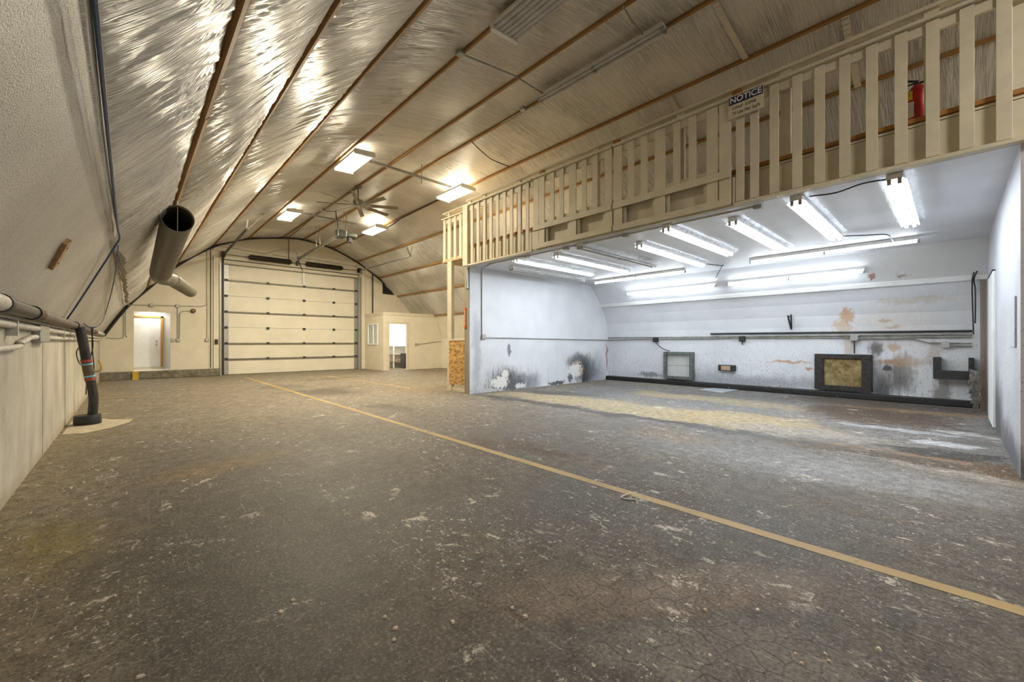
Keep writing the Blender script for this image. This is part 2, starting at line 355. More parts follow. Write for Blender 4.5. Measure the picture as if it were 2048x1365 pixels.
def m_filter():
    t = NT('amber_filter_wool')
    v = t.warp(3, .5, t.P())
    c = t.mix(t.rng(t.noise(6, 5, .6, v), .35, .65), (.34, .22, .06), (.85, .68, .33))
    return t.fin(c, .85, 0, t.bump(t.noise(9, 5), .8, .03))
M['filter'] = m_filter()

# ------------------------------------------------------------------ mesh builder
class MB:
    def __init__(s): s.v = []; s.f = []
    def add(s, vs, fs):
        o = len(s.v); s.v += [tuple(v) for v in vs]; s.f += [tuple(i + o for i in f) for f in fs]; return s
    def box(s, a, b, mat=None):
        (x0, y0, z0), (x1, y1, z1) = a, b
        vs = [Vector(p) for p in ((x0, y0, z0), (x1, y0, z0), (x1, y1, z0), (x0, y1, z0), (x0, y0, z1), (x1, y0, z1), (x1, y1, z1), (x0, y1, z1))]
        if mat: vs = [mat @ v for v in vs]
        return s.add(vs, [(3, 2, 1, 0), (4, 5, 6, 7), (0, 1, 5, 4), (1, 2, 6, 5), (2, 3, 7, 6), (3, 0, 4, 7)])
    def bar(s, p, q, wd, ht, up=(0, 0, 1)):
        p = Vector(p); q = Vector(q); d = (q - p).normalized(); u = Vector(up)
        if abs(d.dot(u)) > .97: u = Vector((0, 1, 0))
        r = d.cross(u).normalized(); u = r.cross(d).normalized()
        m = Matrix((r, d, u)).transposed().to_4x4(); m.translation = p
        return s.box((-wd / 2, 0, -ht / 2), (wd / 2, (q - p).length, ht / 2), m)
    def prism(s, pts, ext):            # pts 3D polygon, ext vector
        n = len(pts); e = Vector(ext); A = [Vector(p) for p in pts]
        fs = [tuple(range(n))[::-1], tuple(range(n, 2 * n))] + [(i, (i + 1) % n, n + (i + 1) % n, n + i) for i in range(n)]
        return s.add(A + [a + e for a in A], fs)
    def tube(s, path, rad, n=10, cap=True):
        P = [Vector(p) for p in path]; R = rad if isinstance(rad, (list, tuple)) else [rad] * len(P)
        vs = []; fs = []; u = None
        for i, p in enumerate(P):
            d = (P[min(i + 1, len(P) - 1)] - P[max(i - 1, 0)]).normalized()
            if u is None:
                u = Vector((0, 0, 1)) if abs(d.z) < .9 else Vector((1, 0, 0))
            u = (u - d * u.dot(d)).normalized(); w_ = d.cross(u)
            for k in range(n):
                a = 2 * math.pi * k / n; vs.append(p + (u * math.cos(a) + w_ * math.sin(a)) * R[i])
        for i in range(len(P) - 1):
            for k in range(n):
                fs.append((i * n + k, i * n + (k + 1) % n, (i + 1) * n + (k + 1) % n, (i + 1) * n + k))
        if cap:
            fs.append(tuple(range(n))[::-1]); fs.append(tuple((len(P) - 1) * n + k for k in range(n)))
        return s.add(vs, fs)
    def build(s, name, mat, parent=None, smooth=False, bevel=0.0):
        me = bpy.data.meshes.new(name); me.from_pydata(s.v, [], s.f)
        bm = bmesh.new(); bm.from_mesh(me); bmesh.ops.recalc_face_normals(bm, faces=bm.faces)
        if bevel:
            bmesh.ops.bevel(bm, geom=bm.edges[:], offset=bevel, segments=1, affect='EDGES', clamp_overlap=True)
        bm.to_mesh(me); bm.free()
        me.materials.append(M[mat] if isinstance(mat, str) else mat)
        if smooth:
            me.polygons.foreach_set('use_smooth', [True] * len(me.polygons))
            try: me.set_sharp_from_angle(angle=.7)
            except Exception: pass
        o = bpy.data.objects.new(name, me); COL.objects.link(o)
        if parent: o.parent = parent
        return o
def tag(o, label, cat, group=None):
    o['label'] = label; o['category'] = cat
    if group: o['group'] = group
    return o
def struct(o, label=None):
    o['kind'] = 'structure'
    if label: o['label'] = label
    return o
def empty(name, loc=(0, 0, 0)):
    o = bpy.data.objects.new(name, None); COL.objects.link(o); return o
def thing(name, label, cat, group=None): return tag(empty(name), label, cat, group)
def copy(o, parent=None, name=None):
    c = o.copy(); COL.objects.link(c); c.parent = parent
    return c
def smoothpath(pts, k=6):
    P = [Vector(p) for p in pts]; out = []
    for i in range(len(P) - 1):
        p0 = P[max(i - 1, 0)]; p1 = P[i]; p2 = P[i + 1]; p3 = P[min(i + 2, len(P) - 1)]
        for j in range(k):
            t = j / k
            out.append(0.5 * ((2 * p1) + (p2 - p0) * t + (2 * p0 - 5 * p1 + 4 * p2 - p3) * t * t + (3 * p1 - p0 - 3 * p2 + p3) * t ** 3))
    return out + [P[-1]]
def area(name, loc, sx, sy, watt, col, rot=(0, 0, 0), parent=None):
    l = bpy.data.lights.new(name, 'AREA'); l.shape = 'RECTANGLE'; l.size = sx; l.size_y = sy; l.energy = watt; l.color = col
    o = bpy.data.objects.new(name, l); COL.objects.link(o); o.location = loc; o.rotation_euler = rot
    if parent: o.parent = parent
    return o

Y0, Y1 = -6.0, 19.0        # back and far end of the hall
XL, XR = -0.70, 11.15      # faces of the two kneewalls
BY0, BY1 = -0.42, 7.93     # bay: near wall face, partition face

# ================================================================== SETTING
struct(MB().box((-1.2, Y0 - .3, -.15), (12.4, 20.6, 0)).build('floor', 'floor'), 'stained dark concrete shop floor with scuffs and paint flecks')

# left kneewall with cast panels
kw = MB().box((XL - .25, Y0, 0), (XL - .012, Y1, 1.43)).box((XL - .25, Y0, 1.43), (XL + .04, Y1, 1.47)).build('wall_left', 'kneewall')
struct(kw, 'low grey concrete kneewall')
ys = [Y0, -4.3, -2.5, -.75, 1.1, 3.1, 4.98, 6.86, 8.74, 10.43, 12.2, 14.0, 15.8, 17.5, Y1]
for a, b in zip(ys, ys[1:]):
    MB().box((XL - .02, a + .006, .0), (XL + random.uniform(0, .006), b - .006, 1.43)).build('concrete_panel', 'kneewall', kw)
kr = MB().box((XR, 8.06, 0), (XR + .7, Y1, 1.45)).build('wall_right', 'cream'); struct(kr)
struct(MB().box((XL - .4, Y0 - .25, 0), (12.2, Y0, 5.9)).build('wall_back', 'cream'))

# ceiling shell, battens, film
def shell(y0, y1, i0, i1, mb, off=.14):
    pts = []
    for k in range(i0, i1 + 1):
        a = DP[max(k - 1, 0)]; b = DP[min(k + 1, len(DP) - 1)]; d = (b - a).normalized()
        pts.append(Vector((DP[k].x - d.y * off, 0, DP[k].y + d.x * off)))
    n = len(pts)
    mb.add([p + Vector((0, y0, 0)) for p in pts] + [p + Vector((0, y1, 0)) for p in pts], [(i, i + 1, n + i + 1, n + i) for i in range(n - 1)])
mb = MB(); shell(Y0, Y1 + .05, 0, DI[11], mb); shell(8.06, Y1 + .05, DI[11], DI[13], mb)
ceil = mb.build('ceiling', 'cream'); struct(ceil, 'arched ceiling lined with shiny insulation film between wooden battens')

rs = np.random.RandomState(3)
def vnoise(u, v, seed):
    r = np.random.RandomState(seed).rand(257, 257)
    iu = np.floor(u).astype(int); iv = np.floor(v).astype(int); fu = u - iu; fv = v - iv
    fu = fu * fu * (3 - 2 * fu); fv = fv * fv * (3 - 2 * fv)
    g = lambda a, b: r[a % 257, b % 257]
    return (g(iu, iv) * (1 - fu) + g(iu + 1, iv) * fu) * (1 - fv) + (g(iu, iv + 1) * (1 - fu) + g(iu + 1, iv + 1) * fu) * fv
def film(i, y0, y1, sag, wr, mat='film', name='insulation_film'):
    seg = DP[DI[i]:DI[i + 1] + 1]; nv = len(seg); du = .012 if 0 < i < 5 else .02
    nu = int((y1 - y0) / du) + 1; U = np.linspace(y0, y1, nu); V = np.linspace(0, 1, nv)
    UU, VV = np.meshgrid(U, V, indexing='ij')
    a, b = seg[0], seg[-1]; d = (b - a).normalized(); nx, nz = d.y, -d.x        # inward normal
    bx = np.array([p.x for p in seg]); bz = np.array([p.y for p in seg])
    env = (4 * VV * (1 - VV)) ** .65
    slow = .85 + .3 * vnoise(UU * .35 + 9 * i, VV * .8, i + 1)
    ph = UU + .22 * (2 * VV - 1) ** 2 * np.where(vnoise(UU * .15, VV * 0 + i, 40 + i) > .5, 1, -1) + .35 * VV * (vnoise(UU * .3, VV * 0, 60 + i) - .5)
    w1 = np.abs(vnoise(ph * 8.5, VV * 1.1, 80 + i) - .5) * 2; w2 = np.abs(vnoise(ph * 20, VV * 1.5 + 5, 120 + i) - .5) * 2
    amp = .3 + 1.1 * vnoise(UU * .6, VV * 1.2, 160 + i)
    D = sag * env * slow + wr * .75 * amp * (1 - w1) ** 2 * env ** .5 + wr * .85 * amp * (1 - w2) ** 2 * env ** .35
    X = bx[None, :] + nx * D; Z = bz[None, :] + nz * D
    co = np.stack([X, UU, Z], -1).reshape(-1, 3)
    I = np.arange(nu * nv).reshape(nu, nv)
    q = np.stack([I[:-1, :-1], I[1:, :-1], I[1:, 1:], I[:-1, 1:]], -1).reshape(-1, 4)
    me = bpy.data.meshes.new(name); me.from_pydata(co.tolist(), [], q.tolist())
    uvl = me.uv_layers.new(name='UVMap'); flat = q.reshape(-1)
    L = float((b - a).length)
    uv = np.stack([UU.reshape(-1), VV.reshape(-1) * L], -1)[flat]
    uvl.data.foreach_set('uv', uv.reshape(-1).astype(np.float32))
    me.polygons.foreach_set('use_smooth', [True] * len(me.polygons)); me.materials.append(M[mat])
    o = bpy.data.objects.new(name, me); COL.objects.link(o); o.parent = ceil
    return o
def plain_strip(i, y0, y1, mat, name, bulge=0.0):
    return film(i, y0, y1, bulge, .004, mat, name)
plain_strip(0, Y0, Y1, 'popcorn', 'sprayed_board', .012)['label'] = 'rough sprayed grey board along the foot of the arch'
SAG = {1: .055, 2: .075, 3: .075, 4: .065, 5: .045, 6: .03, 7: .045, 8: .06, 9: .06, 10: .07, 11: .05, 12: .02}
for i in range(1, 11): film(i, Y0, Y1, SAG[i], .017 if i < 5 else (.007 if i < 8 else .011))
film(11, 8.06, Y1, SAG[11], .010); film(12, 8.06, Y1, .01, .003, 'cream', 'lower_lining')
for i in range(1, 13):
    y0 = 8.06 if i >= 12 else Y0
    a = DP[DI[i] - 1]; b = DP[min(DI[i] + 1, len(DP) - 1)]; d = (b - a).normalized(); n = Vector((d.y, 0, -d.x)); c = Vector((DP[DI[i]].x, 0, DP[DI[i]].y))
    if i == 1: continue
    c = c + n * .022
    wv = Vector((d.x, 0, d.y)) * .022; hv = n * .032
    y = y0; k = 0
    while y < Y1 - .01:       # battens laid end to end
        y2 = min(y + 4.4 + .5 * ((i * 7 + k * 3) % 4), Y1); k += 1
        j = n * random.uniform(-.004, .004)
        MB().prism([c - wv - hv + j + Vector((0, y + .004, 0)), c + wv - hv + j + Vector((0, y + .004, 0)), c + wv + hv + j + Vector((0, y + .004, 0)), c - wv + hv + j + Vector((0, y + .004, 0))], (0, y2 - y - .008, 0)).build('batten', 'batten', ceil)
        y = y2
# film lap and torn strip along the seam above the sprayed board
s = DP[DI[1]]
lap = MB()
pts = []
for k in range(120):
    y = Y0 + k * .2; pts.append((y, .03 + .006 * math.sin(k * 1.7) + .008 * random.random()))
for (ya, wa), (yb, wb) in zip(pts, pts[1:]):
    lap.add([(s.x + .035, ya, s.y - .02), (s.x + .035, yb, s.y - .02), (s.x + .035 - wb * .5, yb, s.y - .02 - wb), (s.x + .035 - wa * .5, ya, s.y - .02 - wa)], [(0, 1, 2, 3)])
lap.build('film_lap', 'popcorn', ceil)
for yc, xs in ((2.1, 7), (.95, 8), (3.3, 8)):      # taped cross joints of the film
    seg = DP[DI[xs]:DI[xs + 1] + 1]; a, b = seg[0], seg[-1]; d = (b - a).normalized()
    tp = MB()
    for k in range(len(seg) - 1):
        v = (k + .5) / len(seg); dd = (4 * v * (1 - v)) ** .65 * SAG[xs] * 1.35 + .02
        P = [Vector((q.x + d.y * dd, 0, q.y - d.x * dd)) for q in (seg[k], seg[k + 1])]
        tp.add([P[0] + Vector((0, yc - .04, 0)), P[1] + Vector((0, yc - .04, 0)), P[1] + Vector((0, yc + .04, 0)), P[0] + Vector((0, yc + .04, 0))], [(0, 1, 2, 3)])
    tp.build('seam_tape', 'cream', ceil)

# far end wall in strips round the two openings
def wallstrip(mb, x0, x1, zb, n):
    for k in range(n):
        a = x0 + (x1 - x0) * k / n; b = x0 + (x1 - x0) * (k + 1) / n
        mb.prism([(a, Y1, zb), (b, Y1, zb), (b, Y1, archz(b) + .10), (a, Y1, archz(a) + .10)], (0, .25, 0))
DX0, DX1, DZ1 = 2.62, 7.87, 4.26
mb = MB(); wallstrip(mb, -.70, .12, 0, 4); wallstrip(mb, .12, 1.08, 2.32, 4); mb.box((.12, Y1, 0), (1.08, Y1 + .25, .24)); wallstrip(mb, 1.08, DX0, 0, 6)
wallstrip(mb, DX0, DX1, DZ1, 20); wallstrip(mb, DX1, 11.15, 0, 12)
fw = struct(mb.build('wall_far', 'cream'), 'cream arched end wall')
# black closure strip along the arch
path = [Vector((p.x, Y1 - .04, p.y)) for p in DP[2:DI[10] + 6]]
path = [Vector((p.x + (.05 if p.x < 3 else -.03 if p.x > 7 else 0), p.y, p.z - .06)) for p in path]
struct(MB().tube(path, .045, 8).build('trim_1', 'black', None, True), 'black foam closure strip following the arch on the end wall')
# concrete curb at the foot of the end wall
struct(MB().box((XL, 18.72, 0), (2.50, Y1, .26)).build('trim_2', 'concrete_curb', None, False, .015), 'rough concrete curb at the foot of the end wall')
# alcove behind the personnel door opening
al = MB().box((-.9, 20.05, .2), (1.9, 20.2, 2.6)).box((-.9, Y1 + .25, 2.45), (1.9, 20.05, 2.6)).box((-.9, Y1 + .25, .1), (1.9, 20.05, .26)).box((-1.0, Y1 + .25, .1), (-.9, 20.2, 2.6)).box((1.9, Y1 + .25, .1), (2.0, 20.2, 2.6)).build('wall_alcove', 'white')
struct(al, 'white walls of the bright entry alcove')
lt = thing('alcove_lamp', 'small white ceiling lamp inside the entry alcove', 'lamp')
MB().box((.3, 19.45, 2.42), (.9, 19.85, 2.45)).build('lamp_base', 'fixwhite', lt); area('alcove_light', (.6, 19.65, 2.41), .55, .35, 13, (1, .95, .84), parent=lt)
d2 = struct(empty('door_2'), 'plain white personnel door in a stained wood frame')
MB().box((-.05, 19.99, .34), (.86, 20.03, 2.15)).build('door_leaf', 'white', d2, False, .004)
fr = MB().box((.86, 19.96, .3), (.925, 20.05, 2.21)).box((-.05, 19.96, 2.15), (.925, 20.05, 2.21)).build('door_frame', 'doorframe', d2)
kb = MB().tube([(.74, 19.99, 1.16), (.74, 19.95, 1.16), (.74, 19.945, 1.16), (.74, 19.915, 1.16)], [.012, .012, .03, .028], 12).build('door_knob', 'galv', d2, True)
MB().tube([(.74, 19.99, 1.30), (.74, 19.97, 1.30)], .025, 12).build('deadbolt', 'galv', d2, True)
MB().box((-.05, 19.93, .26), (.95, 20.05, .335)).build('threshold', 'cream_wood', d2)

# ------------------------------------------------------------------ overhead sectional door
DY = 19.05
d1 = struct(empty('door_1'), 'large cream sectional overhead door with torsion springs and tracks')
SH = DZ1 / 7
for k in range(7):
    z0, z1 = k * SH + .004, (k + 1) * SH - .004
    sec = MB().box((DX0 + .02, DY, z0), (DX1 - .02, DY + .05, z1)).build('door_section', 'doorsteel', d1, False, .004)
    for x in (DX0 + .03, DX1 - .19): MB().box((x, DY - .012, z0 + .01), (x + .16, DY, z1 - .01)).build('end_stile', 'galv', sec)
    for x in (DX0 + .11, DX0 + 1.52, DX0 + 2.89, DX0 + 4.13, DX1 - .11):
        if k < 6:
            MB().box((x - .05, DY - .062, z1 - .035), (x + .05, DY, z1 + .04)).box((x - .035, DY - .075, z1 - .012), (x + .035, DY - .01, z1 + .012)).build('hinge', 'darksteel', sec)
for k in (1, 2, 4, 6):
    MB().box((DX0 + .02, DY - .055, k * SH - .04), (DX1 - .02, DY - .006, k * SH + .012)).build('strut_bar', 'strut', d1)
MB().box((DX0 + .02, DY - .05, DZ1 - .03), (DX1 - .02, DY - .003, DZ1 + .01)).build('strut_bar', 'strut', d1)
MB().box((DX0 + .02, DY - .02, 0), (DX1 - .02, DY + .05, .012)).build('bottom_seal', 'black', d1)
MB().box((5.45, DY - .04, 6 * SH + .02), (5.54, DY, DZ1 - .02)).build('lift_plate', 'galv', d1)
for sgn, x in ((-1, DX0), (1, DX1)):
    trk = MB().box((x - .03, DY - .10, 0), (x + .03, DY - .06, 4.25))
    arc = [(x, DY - .08 - .32 * (1 - math.cos(a)), 4.25 + .32 * math.sin(a)) for a in [i * math.pi / 16 for i in range(9)]]
    trk.tube(arc, .03, 6); zt = 4.57
    trk.bar(arc[-1], (x + sgn * .01, 14.6 if sgn < 0 else 14.15, 4.68 if sgn < 0 else 4.56), .06, .045)
    trk.build('track', 'galv' if sgn > 0 else 'darksteel', d1)
    MB().box((x - .02 + sgn * .09, Y1 - .06, 0), (x + .03 + sgn * .09, Y1 - .005, 4.3)).build('track_angle', 'galv', d1)
    ye = 14.7 if sgn < 0 else 14.15; ztop = archz(x) - .1
    MB().bar((x, ye, 4.66 if sgn < 0 else 4.55), (x + .02, ye - .1, ztop), .04, .01).bar((x, ye, 4.66 if sgn < 0 else 4.55), (x - .4 * sgn, ye - .45, min(archz(x - .4 * sgn), ztop + .3) - (.08 if sgn < 0 else .45)), .04, .01).build('track_hanger', 'galv', d1)
    MB().tube([(x - sgn * .06, 18.85, 4.6), (x - sgn * .0, 18.85, 4.6)], [.10, .10], 16).build('cable_drum', 'darksteel', d1, True)
    MB().box((x - .06, 18.80, 4.50), (x + .06, Y1, 4.70)).build('bearing_plate', 'darksteel', d1)
MB().tube([(DX0 - .05, 18.85, 4.6), (DX1 + .05, 18.85, 4.58)], .014, 8).build('spring_shaft', 'darksteel', d1, True)
for xa, xb in ((3.48, 4.95), (5.56, 7.05)):
    n = 240; rr = [.088 + .012 * (1 if i % 6 < 3 else -1) for i in range(n)]
    MB().tube([(xa + (xb - xa) * i / (n - 1), 18.85, 4.6) for i in range(n)], rr, 10).build('torsion_spring', 'spring', d1, True)
    MB().tube([(xa - .05, 18.85, 4.6), (xa, 18.85, 4.6)], .045, 10).tube([(xb, 18.85, 4.6), (xb + .05, 18.85, 4.6)], .045, 10).build('spring_cone', 'darksteel', d1, True)
MB().box((5.18, 18.82, 4.50), (5.24, Y1, 4.68)).build('centre_bracket', 'darksteel', d1)
MB().bar((DX0 - .05, Y1 - .015, 4.42), (DX1 + .05, Y1 - .015, 4.40), .02, .03).build('header_seal', 'darksteel', d1)
for x in (DX0 - .30, DX1 + .13):
    struct(MB().box((x, Y1 - .05, .0 if x > 5 else .26), (x + .17, Y1, 4.55)).build('trim_3' if x < 5 else 'trim_4', 'cream', None, False, .006), 'cream boxed jamb beside the overhead door')
struct(MB().box((DX0 - .3, Y1 - .045, 4.72), (DX1 + .3, Y1, 4.98)).build('trim_5', 'cream', None, False, .006), 'cream header board above the overhead door')

# ------------------------------------------------------------------ bay under the mezzanine
bw = MB().box((6.0, BY1, 0), (11.95, 8.06, 3.07)).build('wall_partition', 'bay_far'); struct(bw, 'white partition wall of the bay with sooty torn patches')
prof = [(11.85, 0), (11.83, 1.33), (11.80, 1.60), (11.74, 1.86), (11.62, 2.14), (11.43, 2.43)]
mb = MB()
mb.prism([(p[0], -.5, p[1]) for p in prof] + [(12.0, -.5, 2.43), (12.0, -.5, 0)], (0, BY1 + .5, 0))
wbk = struct(mb.build('wall_bay_back', 'bay_back'), 'curved white back wall of the bay with rust and soot stains')
sl = MB().prism([(11.43, -.5, 2.43), (10.84, -.5, 3.07), (11.0, -.5, 3.2), (11.6, -.5, 2.5)], (0, BY1 + .5, 0)).build('slanted_panel', 'bay_slant', wbk)
struct(MB().box((11.66, BY0, 0), (11.86, BY1, .13)).build('baseboard_bay', 'footing', None, False, .02), 'black tarred footing along the bay back wall')
tr = struct(MB().prism([(11.40, BY0, 2.40), (11.45, BY0, 2.40), (11.40, BY0, 2.50), (11.355, BY0, 2.485)], (0, BY1 - BY0, 0)).build('trim_6', 'white'), 'white joint strip along the bay back wall')
wn = struct(MB().box((5.95, BY0 - .14, 0), (11.95, BY0, 3.07)).build('wall_bay_near', 'bay_near'), 'white speckled near end wall of the bay')
struct(MB().box((5.99, -.52, 3.07), (11.2, 8.06, 3.10)).build('ceiling_bay', 'bay_ceil'), 'white underside of the mezzanine over the bay')
pn = thing('door_panel', 'smooth white door panel on the near end wall of the bay', 'panel')
MB().box((9.12, BY0, .02), (10.25, BY0 + .03, 2.28)).build('panel_board', 'white', pn, False, .004)
MB().box((9.18, BY0, 2.28), (10.25, BY0 + .035, 2.31)).build('top_edge', 'darksteel', pn)
hp = tag(MB().box((6.28, BY0, 1.20), (6.72, BY0 + .015, 1.70)).build('access_hatch', 'bay_near', None, False, .003), 'small flush white hatch on the near end wall of the bay', 'hatch')
ct = thing('corner_trim', 'tan wooden corner trim with torn plastic at the near end of the bay', 'trim')
MB().box((11.40, BY0, 0), (11.46, BY0 + .08, 2.40)).build('trim_board', wood('tan_trim', (.10, .07, .045), (.28, .215, .16), 2), ct)
pl = MB()
for k in range(7):
    z = .16 + .09 * k; a = random.uniform(.02, .07)
    pl.add([(11.38, BY0 + .05 + random.uniform(0, .05), z), (11.35 - a, BY0 + .12 + random.uniform(0, .1), z + .06), (11.33 - a * .6, BY0 + .16 + random.uniform(0, .08), z - .12), (11.39, BY0 + .10, z - .15)], [(0, 1, 2), (0, 2, 3)])
pl.build('torn_plastic', simple('dirty_plastic', (.40, .37, .33), .4, var=.3, scale=20), ct)

# mezzanine deck
dk = MB().box((6.0, -.9, 3.101), (10.2, 8.06, 3.53)).build('mezzanine_deck', 'cream_wood')
struct(dk, 'mezzanine floor over the bay'); dk.name = 'floor_mezzanine'
MB().box((5.96, -.52, 3.53), (6.0, 8.06, 3.575)).build('deck_edge', 'deckedge', dk)
MB().box((6.0, -.9, 3.53), (10.2, 8.06, 3.572)).build('deck_boarding', simple('worn_plywood', (.50, .44, .35), .6, var=.1), dk)
MB().box((5.965, -.52, 3.10), (6.0, 8.06, 3.48)).build('fascia_board', 'cream_wood', dk)
MB().box((5.955, -.52, 3.485), (6.0, 8.06, 3.505)).build('fascia_strip', 'cream_wood', dk)
ld = MB().box((6.12, 8.06, 3.36), (7.4, 9.30, 3.40)).build('landing_deck', 'plywood', dk)
MB().box((6.14, 8.06, 3.40), (7.4, 9.30, 3.46)).build('landing_boarding', 'plywood', dk)

# railings
def slat(parent, y, wd, z0, z1, x0=5.875, x1=5.897):
    MB().box((x0, y - wd / 2, z0), (x1, y + wd / 2, z1)).build('slat', 'cream_wood', parent, False, .002)
def nearlist(): return [1.91, 1.74, 1.52, 1.28, 1.06, .83, .60, .37, .14, -.09, -.32]
ra = thing('mezzanine_railing', 'cream slatted railing section over the partition wall, left of the gates', 'railing')
MB().box((5.85, 7.83, 3.07), (5.93, 8.02, 4.52)).build('corner_post', 'cream_wood', ra, False, .004)
for y in (7.69, 7.46, 7.23, 7.0, 6.78, 6.55, 6.33, 6.09, 5.86): slat(ra, y, .095, 3.11, 4.47)
def rails(par, y0, y1):
    MB().box((5.84, y0, 4.48), (5.965, y1, 4.512)).build('rail_strip', 'cream_wood', par)
    MB().box((5.90, y0, 4.37), (5.94, y1, 4.478)).build('rail_board', 'cream_wood', par)
    MB().box((5.86, y0, 3.065), (5.965, y1, 3.10)).build('bottom_ledge', 'cream_wood', par)
rails(ra, 5.72, 7.83)
rb = thing('mezzanine_railing', 'cream slatted railing section nearest the camera, right of the notice sign', 'railing')
for y in nearlist(): slat(rb, y, .098, 3.11, 4.47)
rails(rb, -.5, 1.99)
for gi, (gy, wide, label) in enumerate(((
        [(5.60, .14), (5.45, .15), (5.18, .10), (4.95, .10), (4.69, .16), (4.43, .10), (4.20, .105), (3.93, .14)], None, 'farther cream slatted gate panel of the mezzanine railing'),
        ([(3.75, .16), (3.51, .11), (3.28, .11), (3.02, .165), (2.76, .10), (2.53, .105), (2.26, .145), (2.09, .15)], None, 'nearer cream slatted gate panel of the mezzanine railing, beside the notice sign'))):
    g = thing('railing_gate', label, 'gate')
    lo = min(y - w_ / 2 for y, w_ in gy) ; hi = max(y + w_ / 2 for y, w_ in gy)
    for y, w_ in gy: slat(g, y, w_, 3.11 if w_ > .12 else 3.46, 4.47, 5.862, 5.884)
    MB().box((5.83, lo, 4.478), (5.95, hi, 4.512)).build('rail_strip', 'cream_wood', g)
    MB().box((5.887, lo, 4.37), (5.925, hi, 4.478)).build('rail_board', 'cream_wood', g)
    MB().box((5.838, lo, 3.45), (5.862, hi, 3.55)).build('lower_rail', 'cream_wood', g, False, .003)
    MB().box((5.838, lo, 3.085), (5.862, hi, 3.175)).build('bottom_rail', 'cream_wood', g, False, .003)
    MB().box((5.887, lo, 3.55), (5.91, hi, 3.62)).build('inner_rail', 'cream_wood', g)
    for y, w_ in gy:
        if w_ > .12:
            for sg in (-1, 1): MB().box((5.885, y + sg * (w_ / 2 + .03) - .02, 3.11), (5.93, y + sg * (w_ / 2 + .03) + .02, 3.45)).build('stiffener', 'cream_wood', g)
lg = tag(MB().box((5.90, 1.99, 3.065), (5.965, 5.72, 3.10)).build('deck_ledge', 'cream_wood'), 'cream ledge board under the two railing gates', 'board')
hc = thing('cap_rail', 'long cream cap board above the mezzanine railing on short posts', 'handrail')
for a, b in ((-.5, 1.95), (1.95, 4.9), (4.9, 8.0)): MB().box((5.93, a + .002, 4.635), (6.025, b - .002, 4.675)).build('cap_board', 'cream_wood', hc)
for y, m in ((7.9, 'cream_wood'), (7.35, 'cream_wood'), (6.2, 'cream_wood'), (5.55, 'deckedge'), (4.25, 'cream_wood'), (3.85, 'deckedge'), (2.75, 'cream_wood'), (1.98, 'deckedge'), (1.42, 'cream_wood'), (.15, 'cream_wood'), (-.42, 'cream_wood')):
    MB().box((5.967, y - .055, 3.575 if m == 'cream_wood' else 4.36), (6.017, y + .055, 4.635)).build('rail_post', m, hc)
# set-back landing rail with post and OSB
rl = thing('landing_railing', 'short cream slatted railing on the set-back landing left of the corner post', 'railing')
for y in (9.22, 8.98, 8.74, 8.50, 8.28): MB().box((6.13, y - .05, 3.38), (6.155, y + .05, 4.50)).build('slat', 'cream_wood', rl, False, .002)
MB().box((6.10, 8.06, 4.50), (6.22, 9.32, 4.535)).build('rail_strip', 'cream_wood', rl); MB().box((6.158, 8.06, 4.39), (6.19, 9.30, 4.50)).build('rail_board', 'cream_wood', rl)
MB().box((6.14, 8.02, 4.66), (6.28, 9.32, 4.695)).build('cap_board', 'cream_wood', rl); MB().box((6.17, 9.03, 3.46), (6.22, 9.13, 4.66)).build('rail_post', 'cream_wood', rl)
ps = tag(MB().box((6.11, 8.86, 0), (6.20, 9.05, 3.36)).build('support_post', 'cream_wood', None, False, .004), 'tall cream post holding up the landing beside the particle board', 'post')
ob = thing('particle_board', 'golden oriented strand board panel between the landing posts', 'panel')
MB().box((6.10, 8.06, .17), (6.11, 8.95, 1.29)).build('board', 'osb', ob); MB().box((6.09, 8.06, 1.29), (6.16, 8.86, 1.325)).build('top_batten', 'cream_wood', ob)
MB().box((6.13, 8.06, .0), (6.18, 8.86, .10)).build('bottom_plate', 'cream_wood', ob)
pp = thing('wall_end_post', 'weathered wooden post at the end of the white partition wall', 'post')
MB().box((5.97, 7.93, 0), (6.0, 8.10, 3.06)).build('post_board', 'oldpost', pp); MB().box((5.94, 7.94, 2.55), (5.97, 8.02, 3.04)).build('steel_plate', 'galv', pp)
lv = thing('spirit_level', 'small orange spirit level hung on the post by the partition wall', 'tool')
MB().box((5.945, 8.03, 1.62), (5.97, 8.085, 2.06)).build('body', simple('level_body', (.62, .33, .20), .5), lv)
MB().box((5.94, 8.025, 2.03), (5.97, 8.09, 2.08)).build('end_cap', 'orange', lv); MB().box((5.94, 8.025, 1.60), (5.97, 8.09, 1.65)).build('end_cap', 'orange', lv)
# return railing at the near end of the mezzanine
rr_ = thing('return_railing', 'cream return railing across the near end of the mezzanine', 'railing')
for k in range(9): MB().box((7.4 + k * .26, -.74, 3.58), (7.5 + k * .26, -.72, 4.40)).build('slat', 'cream_wood', rr_)
MB().box((6.05, -.77, 4.40), (9.7, -.70, 4.50)).build('rail_board', 'cream_wood', rr_)

